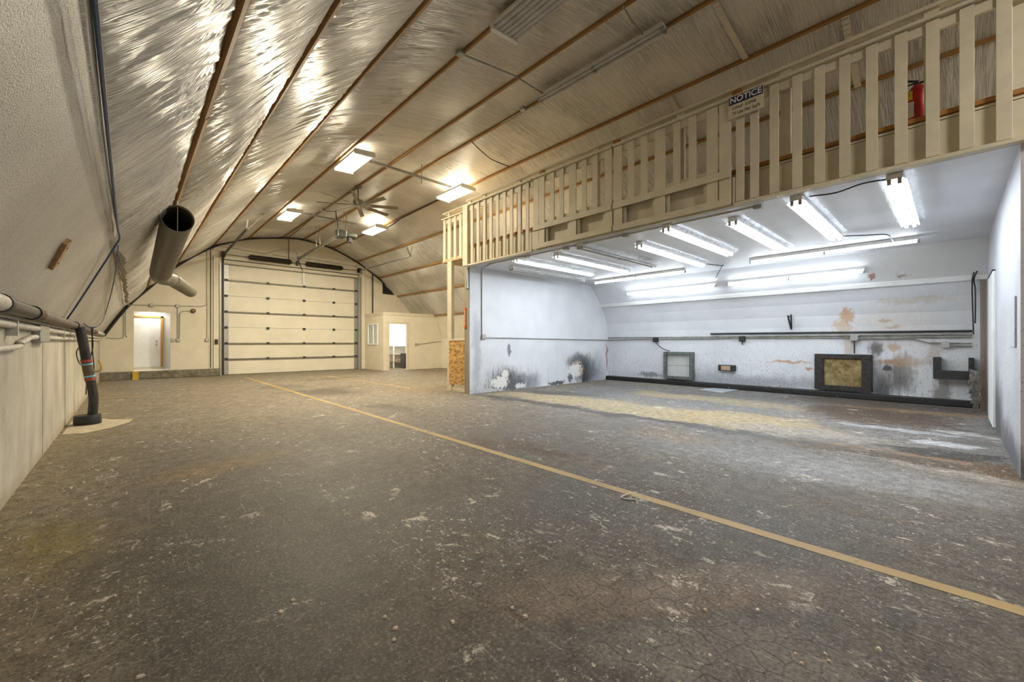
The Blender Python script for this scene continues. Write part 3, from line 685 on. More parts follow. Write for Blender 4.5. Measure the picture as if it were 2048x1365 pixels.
# notice sign
sg = thing('notice_sign', 'cream notice sign with navy heading and handwritten load limit', 'sign')
MB().box((5.832, 1.62, 4.205), (5.838, 2.04, 4.50)).build('board', 'signboard', sg)
MB().box((5.829, 1.63, 4.385), (5.833, 2.03, 4.49)).build('header_band', 'navy', sg)
def text(body, size, loc, mat, parent, sx=1.0, bold=0.0, shear=0.0):
    cu = bpy.data.curves.new('lettering', 'FONT'); cu.body = body; cu.size = size; cu.align_x = 'CENTER'; cu.align_y = 'CENTER'; cu.offset = bold; cu.shear = shear; cu.extrude = .0006
    o = bpy.data.objects.new('tmp', cu); COL.objects.link(o)
    dg = bpy.context.evaluated_depsgraph_get(); me = bpy.data.meshes.new_from_object(o.evaluated_get(dg)); bpy.data.objects.remove(o)
    R = Matrix(((0, 0, -1), (-sx, 0, 0), (0, 1, 0))).to_4x4()
    me.transform(Matrix.Translation(loc) @ R); me.materials.clear(); me.materials.append(M[mat])
    t = bpy.data.objects.new('lettering', me); COL.objects.link(t); t.parent = parent; return t
text('NOTICE', .105, (5.8275, 1.83, 4.437), 'paper', sg, .98, .0022)
text('Load  Limit', .062, (5.8305, 1.85, 4.338), 'ink', sg, 1.0, 0, .15)
text('70 Lbs Per SqFt', .055, (5.8305, 1.83, 4.262), 'ink', sg, .95, 0, .2)

# fire extinguisher
fx = thing('fire_extinguisher', 'red fire extinguisher with yellow tag standing behind the railing slats', 'extinguisher')
cx, cy = 6.10, .26
MB().tube([(cx, cy, 3.575), (cx, cy, 3.585), (cx, cy, 3.90), (cx, cy, 3.95), (cx, cy, 3.975)], [.068, .075, .075, .05, .022], 20).build('cylinder', 'red', fx, True)
MB().tube([(cx, cy, 3.975), (cx, cy, 4.01)], .024, 12).build('valve', 'darksteel', fx, True)
MB().bar((cx, cy, 4.01), (cx - .02, cy + .11, 4.05), .022, .014).bar((cx, cy, 3.995), (cx - .02, cy + .10, 3.99), .02, .01).build('handle', 'darksteel', fx)
MB().tube(smoothpath([(cx, cy - .02, 3.99), (cx - .02, cy - .10, 3.95), (cx - .03, cy - .10, 3.75), (cx - .03, cy - .085, 3.62)]), .011, 8).build('hose', 'black', fx, True)
MB().box((cx - .08, cy + .03, 3.80), (cx - .077, cy + .09, 3.90)).build('tag', 'yellowtag', fx); MB().box((cx - .078, cy + .02, 3.62), (cx - .074, cy + .075, 3.78)).build('label_plate', 'paper', fx)

# ------------------------------------------------------------------ bay fluorescent lights
def strip(name, label, p, q, lit, up=(0, 0, 1), wrap=True, ntube=2, group='fluorescent strip lights of the bay', power=1.0):
    p = Vector(p); q = Vector(q); L = (q - p).length; d = (q - p).normalized(); u = Vector(up).normalized(); r = d.cross(u).normalized()
    Mx = Matrix((r, d, u)).transposed().to_4x4(); Mx.translation = p
    t = thing(name, label, 'light', group)
    hw = .065 if ntube == 2 else .04
    MB().box((-hw, 0, .03), (hw, L, .095), Mx).build('housing', 'fixwhite', t, False, .006)
    if ntube == 2 and up == (0, 0, 1): MB().add([Mx @ Vector(v) for v in ((-.065, 0, .03), (-.10, 0, .005), (-.10, L, .005), (-.065, L, .03), (.065, 0, .03), (.10, 0, .005), (.10, L, .005), (.065, L, .03))], [(0, 1, 2, 3), (4, 5, 6, 7)]).build('reflector', 'fixwhite', t)
    for sx in ((-.042, .042) if ntube == 2 else (0,)):
        for a, b in ((.03, L / 2 - .02), (L / 2 + .02, L - .03)):
            MB().tube([Mx @ Vector((sx, a, 0)), Mx @ Vector((sx, b, 0))], .019, 10).build('tube', 'tube' if lit else 'glasswhite', t, True)
        for a in (0, L / 2 - .02, L - .03):
            MB().box((sx - .018, a, -.025), (sx + .018, a + (.04 if a else .03), .04), Mx).build('socket', 'galv', t, False, .004)
    if wrap:
        for sgn in (-1, 1):
            vs = []; fs = []; n = 46
            for k in range(n + 1):
                y = L * k / n
                for j in range(5):
                    s_ = j / 4; vs.append(Mx @ Vector((sgn * (.075 + .075 * s_ + random.uniform(-.008, .008)), y, .01 + .085 * s_ + random.uniform(-.012, .008) * (1 - s_))))
            for k in range(n):
                for j in range(4):
                    o = k * 5 + j; fs.append((o, o + 1, o + 6, o + 5))
            MB().add(vs, fs).build('plastic_wrap', 'wrap', t)
    if lit:
        rot = Mx.to_3x3().to_euler()
        area('strip_glow', Mx @ Vector((0, L / 2, .024)), .12 if wrap else .035, L - .1, BAY_W * power, BAY_C, rot, t)
    return t
ORD = ['first', 'second', 'third', 'fourth', 'fifth', 'sixth', 'seventh', 'eighth', 'ninth']
LS = [(6.62, 9.37, 7.13, 0), (5.99, 8.73, 6.33, 1), (6.33, 8.99, 5.49, 1), (6.0, 8.72, 4.64, 0), (6.72, 9.49, 3.855, 1), (6.03, 8.70, 3.01, 1), (6.40, 9.10, 2.18, 1), (6.03, 8.69, 1.325, 1), (6.0, 8.52, .43, 1)]
for k, (xa, xb, y, lit) in enumerate(LS):
    strip('fluorescent_light', ('lit' if lit else 'dark unlit') + ' fluorescent strip light across the bay ceiling, %s from the partition wall' % ORD[k], (xa, y, 2.972), (xb, y, 2.972), lit)
strip('fluorescent_light', 'lit fluorescent strip light along the back of the bay ceiling, farther of two', (9.95, 7.15, 2.972), (9.95, 4.46, 2.972), 1, wrap=False, ntube=1)
strip('fluorescent_light', 'lit fluorescent strip light along the back of the bay ceiling, nearer of two', (9.83, 3.0, 2.972), (9.83, .39, 2.972), 1, wrap=False, ntube=1)
nn = Vector((.64, 0, .59)).normalized()
strip('fluorescent_light', 'lit fluorescent strip light on the slanted panel, farther of two', (11.055, 6.77, 2.705), (11.055, 4.17, 2.705), 1, nn, False, 1, power=.5)
strip('fluorescent_light', 'lit fluorescent strip light on the slanted panel, nearer of two', (11.055, 3.89, 2.705), (11.055, 1.24, 2.705), 1, nn, False, 1, power=.5)

# ------------------------------------------------------------------ hall high-bay fixtures
def highbay(label, c, lit, zc=5.06, wd=.43, ln=1.17, tilt=0.0):
    t = thing('hall_light', label, 'light', 'hall ceiling fixtures')
    Mx = Matrix.Translation((c[0], c[1], zc)) @ Matrix.Rotation(tilt, 4, 'Y')
    h = MB().box((-wd / 2, -ln / 2, 0), (wd / 2, ln / 2, .045), Mx).box((-.07, -ln / 2 + .1, .045), (.07, ln / 2 - .1, .11), Mx).build('housing', 'fixwhite', t, False, .005)
    for e in (-1, 1):
        MB().box((-wd / 2 - .005, e * ln / 2 - .03, -.05), (wd / 2 + .005, e * ln / 2 + .03, .05), Mx).build('end_cap', 'fixwhite', t, False, .004)
    for k in range(6):
        x = -wd / 2 + .04 + k * (wd - .08) / 5
        MB().tube([Mx @ Vector((x, -ln / 2 + .03, -.025)), Mx @ Vector((x, ln / 2 - .03, -.025))], .014, 8).build('tube', 'lens' if lit else 'glasswhite', t, True)
        if k < 5:
            xm = x + (wd - .08) / 10
            MB().prism([Mx @ Vector((xm - .022, -ln / 2 + .03, 0)), Mx @ Vector((xm + .022, -ln / 2 + .03, 0)), Mx @ Vector((xm, -ln / 2 + .03, -.035))], Mx.to_3x3() @ Vector((0, ln - .06, 0))).build('reflector_rib', 'fixwhite', t)
    if lit:
        area('high_bay_glow', Mx @ Vector((0, 0, -.045)), wd - .02, ln - .08, HALL_W if c[1] > 0 else REAR_W, HALL_C if c[1] > 0 else REAR_C, Mx.to_euler(), t)
        area('high_bay_uplight', Mx @ Vector((0, 0, .115)), .12, ln - .3, UP_W, HALL_C if c[1] > 0 else REAR_C, (math.pi, 0, 0), t)
    za = archz(c[0]) - .05
    for e in (-1, 1): MB().tube([(c[0], c[1] + e * .4, zc + .1), (c[0] - .02, c[1] + e * .4, za)], .006, 6).build('hanger_chain', 'galv', t)
    return t
highbay('bright hall light under the arch, nearer one on the left', (3.60, 8.95), 1, 5.2, tilt=-.06)
highbay('bright hall light beside the corner of the mezzanine railing', (6.40, 9.10), 1, 5.24, tilt=.05)
highbay('bright hall light under the arch, farther one on the left', (3.65, 14.05), 1, 5.2, tilt=-.06)
highbay('bright hall light beyond the ceiling fan, above the door opener', (6.36, 13.95), 1, 5.22, tilt=.05)
highbay('dark unlit hall light overhead at the top of the picture', (3.49, 3.3), 0, 5.18, tilt=-.06)
highbay('hall light at the rear behind the camera on the left', (3.6, -2.4), 1, 5.2, tilt=-.06)
highbay('hall light at the rear behind the camera on the right', (6.4, -2.4), 1, 5.24, tilt=.05)
s0 = strip('ceiling_strip_light', 'pale unlit two-tube strip light along the ridge batten', (5.30, 4.96, 5.50), (5.33, 2.68, 5.50), 0, wrap=False, group='hall ceiling fixtures')
for lab, a, b in (('steel strut bridging the two nearer hall lights', (3.84, 9.0, 5.36), (6.2, 9.0, 5.34)), ('steel strut bridging the two farther hall lights', (3.88, 14.1, 5.36), (6.15, 14.0, 5.32))):
    st = thing('light_strut', lab, 'strut')
    MB().bar(a, b, .05, .05).build('channel', 'galv', st)
    m_ = (Vector(a) + Vector(b)) / 2
    MB().tube([(m_.x + .3, m_.y, m_.z - .15), (m_.x + .3, m_.y, archz(m_.x + .3) - .03)], .012, 6).build('rod', 'galv', st)

# ------------------------------------------------------------------ ceiling fan
fp = onx(716.3, 375.7, 4.69); fy = fp.y; fz = 5.12
fan = thing('ceiling_fan', 'large eight-blade bronze ceiling fan hanging from a batten', 'fan')
MB().tube([(4.69, fy, 5.62), (4.69, fy, 5.57), (4.69, fy, 5.54)], [.10, .10, .03], 16).build('canopy', 'fan', fan, True)
MB().tube([(4.69, fy, 5.55), (4.69, fy, fz + .10)], .018, 10).build('downrod', 'fan', fan, True)
MB().tube([(4.69, fy, fz + .14), (4.69, fy, fz + .10), (4.69, fy, fz), (4.69, fy, fz - .05)], [.05, .13, .14, .06], 20).build('motor_housing', 'fan', fan, True)
MB().tube([(4.69, fy, fz - .05), (4.69, fy, fz - .09)], [.06, .04], 16).build('hub_cap', 'galv', fan, True)
for k in range(8):
    a = k * math.pi / 4 + .28; Mx = Matrix.Translation((4.69, fy, fz - .03)) @ Matrix.Rotation(a, 4, 'Z') @ Matrix.Rotation(-.42, 4, 'X')
    bl = MB().box((.30, -.06, -.005), (1.08, .06, .005), Mx).build('blade', 'fan', fan, False, .003)
    MB().box((.10, -.03, -.008), (.34, .03, .008), Mx).build('blade_bracket', 'galv', bl)

# ------------------------------------------------------------------ door opener
op = thing('door_opener', 'trolley door opener with motor head and long rail to the overhead door', 'opener')
MB().bar((5.25, 18.95, 4.80), (5.25, 14.3, 4.93), .05, .05).bar((5.25, 18.95, 4.73), (5.25, 14.3, 4.86), .03, .03).build('rail', 'galv', op)
MB().box((5.10, 13.95, 4.80), (5.38, 14.35, 5.02)).build('gear_case', 'motor', op, False, .01)
MB().tube([(5.42, 14.15, 4.92), (5.44, 14.15, 4.92), (5.78, 14.15, 4.92), (5.80, 14.15, 4.92)], [.05, .095, .095, .05], 16).build('motor', 'motor', op, True)
MB().box((5.48, 14.08, 4.68), (5.62, 14.22, 4.84)).build('brake', 'darksteel', op, False, .01)
MB().tube([(5.08, 14.15, 4.95), (5.11, 14.15, 4.95)], .10, 14).build('sprocket', 'darksteel', op, True)
for a, b in (((5.12, 14.2, 5.0), (5.08, 14.15, 5.66)), ((5.36, 14.1, 5.0), (5.42, 14.05, 5.66)), ((5.36, 14.1, 5.05), (5.95, 13.9, 5.60))): MB().bar(a, b, .035, .008).build('hanger', 'galv', op)
for y in (16.6, 16.2): MB().bar((5.25, y, 4.86), (5.22, y, 5.66), .02, .008).build('rail_hanger', 'galv', op)
MB().bar((5.25, 18.9, 4.72), (5.49, 19.03, 4.20), .03, .012).build('draw_arm', 'darksteel', op)

# ------------------------------------------------------------------ cream booth
OX, OY, OH = 8.15, 17.0, 2.58
bo = thing('office_booth', 'small cream booth with doorway and window beside the overhead door', 'booth')
MB().box((OX, OY, 0), (OX + .1, 17.54, OH)).box((OX, 18.59, 0), (OX + .1, Y1, OH)).box((OX, 17.54, 0), (OX + .1, 18.59, 1.13)).box((OX, 17.54, 2.10), (OX + .1, 18.59, OH)).build('side_wall', 'cream', bo)
mb = MB().box((OX + .1, OY, 0), (8.41, OY + .1, OH)).box((8.41, OY, 2.08), (9.29, OY + .1, OH))
mb.prism([(9.29, OY, 0), (11.15, OY, 0), (11.15, OY, 1.45), (10.93, OY, 2.1), (10.70, OY, OH), (9.29, OY, OH)], (0, .1, 0)); mb.build('front_wall', 'cream', bo)
MB().box((OX + .02, OY + .02, OH - .1), (10.7, Y1, OH)).build('roof', 'cream', bo)
MB().box((OX - .012, OY - .012, 0), (OX + .09, OY, OH - .13)).box((OX - .012, OY, 0), (OX, OY + .09, OH - .13)).build('corner_trim', 'cream', bo)
MB().box((8.32, OY - .015, 0), (8.42, OY, 2.07)).box((9.28, OY - .015, 0), (9.38, OY, 2.07)).box((8.32, OY - .015, 2.07), (9.38, OY, 2.17)).build('door_casing', 'cream_wood', bo)
MB().box((OX - .012, OY, OH - .13), (OX, Y1, OH)).box((OX - .012, OY - .012, OH - .13), (10.7, OY, OH)).build('top_band', 'cream_wood', bo)
MB().box((9.0, 18.88, .0), (11.1, 18.98, OH - .1)).box((OX + .1, 18.88, 0), (9.0, 18.98, OH - .1)).build('inner_wall', 'white', bo)
MB().box((9.60, OY + .35, OH - .14), (10.4, OY + .55, OH - .1)).build('lamp', 'fixwhite', bo); area('booth_light', (9.6, 17.9, OH - .16), 1.0, .3, 60, (1, .95, .86), parent=bo)
wi = struct(empty('window_1'), 'small two-pane slider window in the cream booth'); 
for a, b, c, d in ((17.54, 18.59, 1.13, 1.19), (17.54, 18.59, 2.04, 2.10), (17.54, 17.60, 1.19, 2.04), (18.53, 18.59, 1.19, 2.04), (17.98, 18.04, 1.19, 2.04)):
    MB().box((OX - .03, a, c), (OX + .06, b, d)).build('window_frame', 'white', wi)
for a, b in ((17.60, 17.98), (18.04, 18.53)): MB().box((OX + .02, a, 1.19), (OX + .026, b, 2.04)).build('pane', 'glass', wi)
sh = thing('work_shelf', 'white two-tier shelf bench inside the booth', 'shelf')
for z in (1.05, .66, .28): MB().box((9.3, 18.40, z), (11.0, 18.87, z + .03)).build('shelf_board', 'white' if z != .28 else 'blockwood', sh)
for x in (9.35, 10.02, 10.9): MB().box((x - .03, 18.40, 0), (x + .03, 18.45, 1.05)).build('leg', 'white', sh)
bn = thing('dark_cabinet', 'small dark grey cabinet standing under the booth shelf', 'cabinet')
MB().box((9.62, 17.85, 0), (9.95, 18.25, .72)).build('body', simple('charcoal_metal', (.07, .07, .07), .5), bn, False, .01); MB().box((9.65, 17.835, .06), (9.92, 17.85, .66)).build('front_panel', 'darksteel', bn)

# dark louvre opening high on the end wall
tag(MB().prism([(9.06, Y1 - .02, 3.62), (9.69, Y1 - .02, 3.60), (9.52, Y1 - .02, 3.78), (9.06, Y1 - .02, 4.14)], (0, .02, 0)).build('vent_opening', 'black'), 'black vent opening high on the end wall above the booth', 'vent')

# ------------------------------------------------------------------ conduits and boxes on the far wall
def conduit(label, runs, rad=.016, mat='conduit', boxes=(), bs=.055, name='conduit', depth=.05, axis='y'):
    t = thing(name, label, 'conduit')
    for r in runs: MB().tube(r, rad, 8).build('pipe', mat, t, True)
    for b in boxes:
        b = Vector(b[:3]); e = Vector((bs, bs, bs)); e['xyz'.index(axis)] = depth / 2
        q = MB().box(b - e, b + e).build('box', 'galv', t, False, .005)
        cvr = e * .8; cvr['xyz'.index(axis)] = .004; off = Vector((0, 0, 0)); off['xyz'.index(axis)] = -depth / 2
        MB().box(b + off - cvr, b + off + cvr).build('cover', 'conduit', q)
    return t
YC = Y1 - .02
conduit('conduit running over the white personnel door to the jamb', [[(-.05, YC, 2.52), (1.95, YC, 2.58), (2.08, YC, 2.62), (2.13, YC, 2.72), (2.13, YC, 4.72)], [(2.14, YC, 2.7), (2.13, YC, 1.40)]], boxes=[(.57, YC - .01, 2.54), (1.28, YC - .01, 2.56), (2.13, YC - .01, 1.34)])
conduit('pair of conduits dropping to switch boxes right of the white door', [[(1.28, YC, 2.52), (1.28, YC, 1.40)], [(1.33, YC, 1.40), (1.34, YC, 2.28), (1.39, YC, 2.37), (1.66, YC, 2.40)]], boxes=[(1.29, YC - .01, 1.33), (1.13, YC - .01, 1.33)])
bl = thing('alarm_bell', 'small round yellowish wall horn beside the white door', 'horn')
MB().tube([(1.72, Y1, 2.40), (1.72, Y1 - .05, 2.40), (1.72, Y1 - .07, 2.40)], [.08, .08, .05], 16).build('dome', 'brass', bl, True); MB().tube([(1.72, Y1 - .07, 2.40), (1.72, Y1 - .08, 2.40)], .02, 10).build('button', 'yellow', bl, True)
conduit('thin conduit looping down left of the white door', [smoothpath([(-.13, YC, 2.45), (-.13, YC, 1.52), (-.18, YC, 1.40), (-.30, YC, 1.38), (-.55, YC, 1.40)]), [(-.08, YC, 2.40), (-.08, YC, 1.50), (-.05, YC, 1.42)]], .009)
conduit('tall conduit on the left jamb of the overhead door', [[(2.24, YC - .04, .3), (2.24, YC - .04, 4.9)]], .012, 'darksteel')
tag(MB().box((2.36, Y1 - .10, 1.18), (2.46, Y1 - .05, 1.36)).build('door_button', 'darksteel', None, False, .008), 'dark push-button box on the left door jamb', 'switch')
conduit('dark pipe dropping beside the right of the overhead door', [[(7.95, YC - .02, 5.0), (8.47, YC - .02, 4.66), (8.54, YC - .02, 4.55), (8.54, YC - .02, 2.58)]], .03, 'black', name='drop_pipe')
conduit('conduit crossing the header above the torsion springs', [[(2.5, YC - .05, 4.90), (4.0, YC - .05, 4.82), (4.3, YC - .05, 4.95), (4.75, YC - .05, 5.12), (5.05, YC - .05, 5.12), (5.2, YC - .05, 5.05), (5.2, YC - .05, 4.80)], [(4.3, YC - .05, 4.83), (5.1, YC - .05, 4.80)], [(5.2, YC - .05, 4.86), (7.8, YC - .05, 4.78)]], .012, boxes=[(5.28, YC - .07, 4.84)])
conduit('dark rod from the arch down to the spring shaft', [[(4.88, Y1 - .09, 5.62), (4.88, Y1 - .09, 4.48)]], .014, 'rust')
conduit('horizontal conduit across the booth front wall', [[(9.76, OY - .02, 1.16), (10.2, OY - .02, 1.20), (10.75, OY - .02, 1.27), (11.12, OY - .02, 1.30)]], .016, boxes=[(9.74, OY - .02, 1.16)])

# ------------------------------------------------------------------ ceiling conduits
def onfilm(px, py, k=.03):
    p = onarch(px, py, k); return p
conduit('conduit crossing from the batten box to the unlit strip light', [[onfilm(921, 107), onfilm(1030, 152), onfilm(1090, 190)]], .012, 'galv', boxes=[onfilm(921, 107)], axis='z')
conduit('bent conduit dropping to the near end of the unlit strip light', [[onfilm(1246, 12), onfilm(1262, 40), onfilm(1288, 72)]], .012, 'galv')
conduit('dark cable drooping from a batten near the mezzanine railing', [smoothpath([onfilm(943, 283), onfilm(960, 300), onfilm(985, 320), onfilm(1018, 333)])], .010, 'darksteel', name='cable')
conduit('conduit and box along the ridge batten near the unlit strip light', [[onfilm(1069, 212), onfilm(1045, 222), onfilm(1000, 248)]], .012, 'galv', boxes=[onfilm(1046, 218)], axis='z')
conduit('black conduit along a batten ending behind the farther right hall light', [[onfilm(880, 398), onfilm(800, 438), onfilm(790, 446), onfilm(775, 455)]], .022, 'darksteel')
conduit('conduit along the ridge batten to the door opener box', [[onfilm(577, 476), onfilm(640, 424), onfilm(646, 420), onfilm(716, 376)], [onfilm(648, 422), onfilm(672, 424), onx(678, 470, 5.2)]], .013, 'darksteel', boxes=[onfilm(646, 421)], axis='z')

# ------------------------------------------------------------------ left side: duct, pipes, block, cables
dct = thing('ventilation_duct', 'fat corrugated grey duct hung open-ended along the left arch', 'duct')
A = Vector((.47, 6.95, 2.88)); Bm = Vector((.45, 10.4, 2.60)); C_ = Vector((1.20, 13.9, 2.60))
n = 260; pa = [A.lerp(Bm, i / (n - 1)) for i in range(n)]
MB().tube(pa, [.165 + (.006 if i % 4 < 2 else -.003) + (.006 if i in (0, 1) else 0) for i in range(n)], 24, False).build('main_tube', 'galv_duct' if 'galv_duct' in M else simple('duct_metal', (.22, .205, .17), .42, .6, var=.12, scale=14), dct, True)
el = smoothpath([Bm, Bm + Vector((.0, .25, -.04)), Bm + Vector((.10, .50, -.05)), Bm + Vector((.20, .75, -.03))], 5)
MB().tube(el, [.165 - .002 * i for i in range(len(el))], 20, False).build('elbow', simple('elbow_metal', (.24, .225, .19), .42, .6), dct, True)
n = 110; pb = [el[-1].lerp(C_, i / (n - 1)) for i in range(n)]
MB().tube(pb, [.135 + (.006 if i % 4 < 2 else -.004) for i in range(n)], 20, True).build('flex_hose', simple('flex_metal', (.26, .24, .19), .5, .5, var=.15, scale=14), dct, True)
MB().tube([A + Vector((0, .05, -.165)), A + Vector((0, .05, .165)), A + Vector((-.02, .02, .42))], .006, 6).build('hanging_chain', 'galv', dct)
MB().tube([el[-1] + Vector((0, -.3, .1)), el[-1] + Vector((-.25, -.3, .12))], .01, 6).build('bracket', 'darksteel', dct)

mp = thing('drain_pipe', 'long dark pipe lying on the ledge of the left kneewall', 'pipe')
zc, xc = 1.50, -.60
for a, b, r, m in ((Y0, 4.15, .055, 'palepipe'), (4.15, 5.35, .052, 'blackpipe'), (5.35, 5.65, .056, 'rust'), (5.65, 9.0, .05, simple('grey_brown_pipe', (.15, .12, .095), .5, var=.3, scale=12)), (9.05, 13.2, .045, 'blackpipe'), (13.2, 14.4, .048, 'rust'), (14.4, 18.4, .045, 'palepipe')):
    MB().tube([(xc, a, zc), (xc, b, zc)], r, 14).build('pipe_length', m, mp, True)
for y in (4.15, 5.35, 8.95): MB().tube([(xc, y - .05, zc), (xc, y + .05, zc)], .062, 14).build('coupling', 'darksteel', mp, True)
sp = thing('stand_pipe', 'bent black standpipe with valve rising from the floor by the left kneewall', 'pipe')
pth = smoothpath([ony(160, 655, 9.0), ony(168, 695, 9.02), ony(175, 735, 9.05), ony(183, 770, 9.05), ony(187, 800, 9.05), ony(184, 838, 9.05)], 6)
k1, k2 = 11, 16
MB().tube(pth[:k1 + 1], .058, 14).build('upper_pipe', 'blackpipe', sp, True); MB().tube(pth[k1:k2 + 1], .062, 14).build('valve_body', 'brass', sp, True); MB().tube(pth[k2:], .058, 14).build('lower_pipe', 'blackpipe', sp, True)
for k, m in ((k1 - 1, 'redtape'), (k1, 'bluetape'), (k2 - 1, 'bluetape'), (k2, 'redtape')):
    dd = (pth[k + 1] - pth[k]).normalized() * (.022 if m == 'redtape' else .012)
    MB().tube([pth[k] - dd, pth[k] + dd], .0655, 14).build('tape_band', m, sp, True)
vv = (pth[k1] + pth[k2]) / 2
MB().tube([vv, vv + Vector((.10, -.05, 0))], .014, 8).build('valve_stem', 'galv', sp, True)
MB().tube(smoothpath([vv + Vector((.10, -.05, 0)), vv + Vector((.14, -.06, .03)), vv + Vector((.13, -.06, .12)), vv + Vector((.11, -.06, .17))]), .012, 8).build('lever', 'yellow', sp, True)
bs_ = Vector((-.462, 9.0, 0))
MB().tube([bs_, bs_ + Vector((0, 0, .02)), bs_ + Vector((0, 0, .13)), bs_ + Vector((0, 0, .14)), bs_ + Vector((0, 0, .135))], [.15, .155, .15, .145, .06], 22).build('rubber_boot', 'black', sp, True)
tag(MB().add([(-.66, 8.2, .003), (-.45, 8.1, .003), (-.2, 8.35, .003), (.0, 8.75, .003), (.05, 9.1, .003), (-.2, 9.25, .003), (-.3, 9.45, .003), (-.5, 9.5, .003), (-.66, 9.4, .003)], [tuple(range(9))]).build('mortar_patch', simple('mortar', (.50, .43, .31), .85, var=.12, scale=8, bump=.4)), 'pale mortar patch on the floor round the standpipe boot', 'patch')
lp = thing('wall_conduit', 'pair of pale pipes with straps along the top of the left kneewall', 'pipe')
MB().tube([(XL + .035, Y0, 1.385), (XL + .035, 18.5, 1.385)], .028, 10).build('pipe', 'palepipe', lp, True)
MB().tube(smoothpath([(XL + .03, Y0, 1.20), (XL + .03, 4.2, 1.20), (XL + .03, 5.4, 1.25), (XL + .03, 6.1, 1.30), (XL + .03, 8.6, 1.30), (XL + .03, 18.3, 1.32)], 5), .024, 10).build('pipe', 'palepipe', lp, True)
MB().box((XL, 6.15, 1.25), (XL + .065, 6.75, 1.42)).build('junction_plate', 'galv', lp, False, .006)
for y in (1.5, 3.8, 5.0, 8.2, 9.7, 11.5): MB().box((XL, y - .02, 1.30), (XL + .066, y + .02, 1.42)).build('strap', 'palepipe', lp)

ba, bb = onarch(134, 483, .035), onarch(104, 534, .035)
wb = thing('wood_block', 'short raw timber block screwed to the sprayed board on the left', 'block')
n_ = Vector((1.0, 0, -.57)).normalized()
MB().bar(ba, bb, .075, .04, n_).build('timber', 'blockwood', wb, False, .004)
for f in (.2, .8):
    q = ba.lerp(bb, f); MB().tube([q + n_ * .019, q + n_ * .024], .006, 8).build('screw', 'darksteel', wb)

cb = thing('blue_cable', 'blue cable following the film seam then slanting down to the ledge pipe', 'cable')
so = Vector((s.x, 0, s.y)) + n_ * .05
p1 = onarch(240, 478, .03)
MB().tube(smoothpath([so + Vector((0, -3, 0)), so + Vector((0, 1.5, .0)), so + Vector((0, 3.5, -.01)), so + Vector((0, 5.0, 0)), so + Vector((.0, 6.0, .02)), onarch(239, 475, .07), onarch(232, 490, .08), onarch(190, 555, .08), onarch(150, 616, .07), onarch(133, 640, .05)], 6), .010, 6).build('wire', 'bluewire', cb, True)
cc = thing('dark_cable', 'dark looping cable hanging from the film seam to the standpipe', 'cable')
MB().tube(smoothpath([onarch(236, 492, .08), onarch(234, 520, .08), onarch(224, 580, .07), onarch(208, 635, .06), ony(196, 652, 9.6), ony(180, 655, 9.3), ony(168, 648, 9.1)], 6), .008, 6).build('wire', 'bluewire', cc, True)
for q in ([(182, 655), (186, 690), (181, 720), (186, 745)], [(162, 690), (153, 705), (158, 725), (172, 744), (172, 790)], [(186, 655), (184, 690), (188, 735), (186, 746)]):
    MB().tube(smoothpath([ony(a, b, 9.12) for a, b in q], 6), .007, 6).build('wire', 'darkwire', cc, True)
tf = thing('torn_facing', 'ragged brown torn edge of facing where the sprayed board meets the film', 'tear')
for k in range(14):      # ragged brown tear in the seam
    f = k / 13; p = onarch(236 + 18 * f + 2 * math.sin(k * 2), 500 + 105 * f, .02)
    MB().add([p, p + Vector((.05 + .03 * random.random(), .35, -.06)), p + Vector((.02, .5, -.12)), p + Vector((-.03, .2, -.05))], [(0, 1, 2, 3)]).build('shred', 'oldpost', tf)

# ------------------------------------------------------------------ bay wall equipment
def bcond(label, runs, rad, mat, boxes=()): return conduit(label, runs, rad, mat, boxes, .06, 'conduit', .07, 'x')
XB = 11.80
bcond('upper dark pipe along the bay back wall', [[(XB - .02, 4.58, 1.485), (XB - .02, -.25, 1.465)]], .022, 'darksteel')
bcond('grey conduit along the bay back wall with junction boxes', [[(XB - .01, 7.9, 1.40), (XB - .01, -.25, 1.40)], [(XB - .015, 7.9, 1.32), (XB - .015, 6.2, 1.345), (XB - .015, 3.77, 1.365), (XB - .015, -.25, 1.35)], [(XB - .04, 1.45, 1.33), (XB - .04, .6, 1.335), (XB - .04, .32, 1.235), (XB - .04, -.25, 1.225)], [(XB - .03, .05, 1.18), (XB - .03, -.25, 1.175)]], .014, 'greyconduit', [(XB - .03, .10, 1.20)])
for y, z, lab, drop in ((6.19, 1.33, 'dark outlet box above the small grille with a sagging lead', 1), (3.77, 1.34, 'dark outlet box midway along the bay back wall', 0), (1.49, 1.345, 'grey outlet box above the large dark grille', 2)):
    b = thing('outlet_box', lab, 'box')
    MB().box((XB - .09, y - .07, z - .07), (XB + .03, y + .07, z + .07)).build('box', 'darksteel' if drop < 2 else 'galv', b, False, .01)
    MB().box((XB - .098, y - .055, z - .055), (XB - .09, y + .055, z + .055)).build('cover', 'darksteel' if drop < 2 else 'galv', b)
    if drop == 1: MB().tube(smoothpath([(XB - .05, y, z - .07), (XB - .04, y - .12, z - .2), (XB - .04, y - .3, z - .30), (XB - .04, y - .45, .99)]), .012, 8).build('lead', 'darksteel', b, True)
    elif drop == 2: MB().tube([(XB - .05, y, z - .07), (XB - .04, y, 1.0)], .012, 8).build('lead', 'darksteel', b, True)
    else: MB().tube([(XB - .05, y, z - .07), (XB - .05, y - .01, z - .16)], .012, 8).build('lead', 'darksteel', b, True)
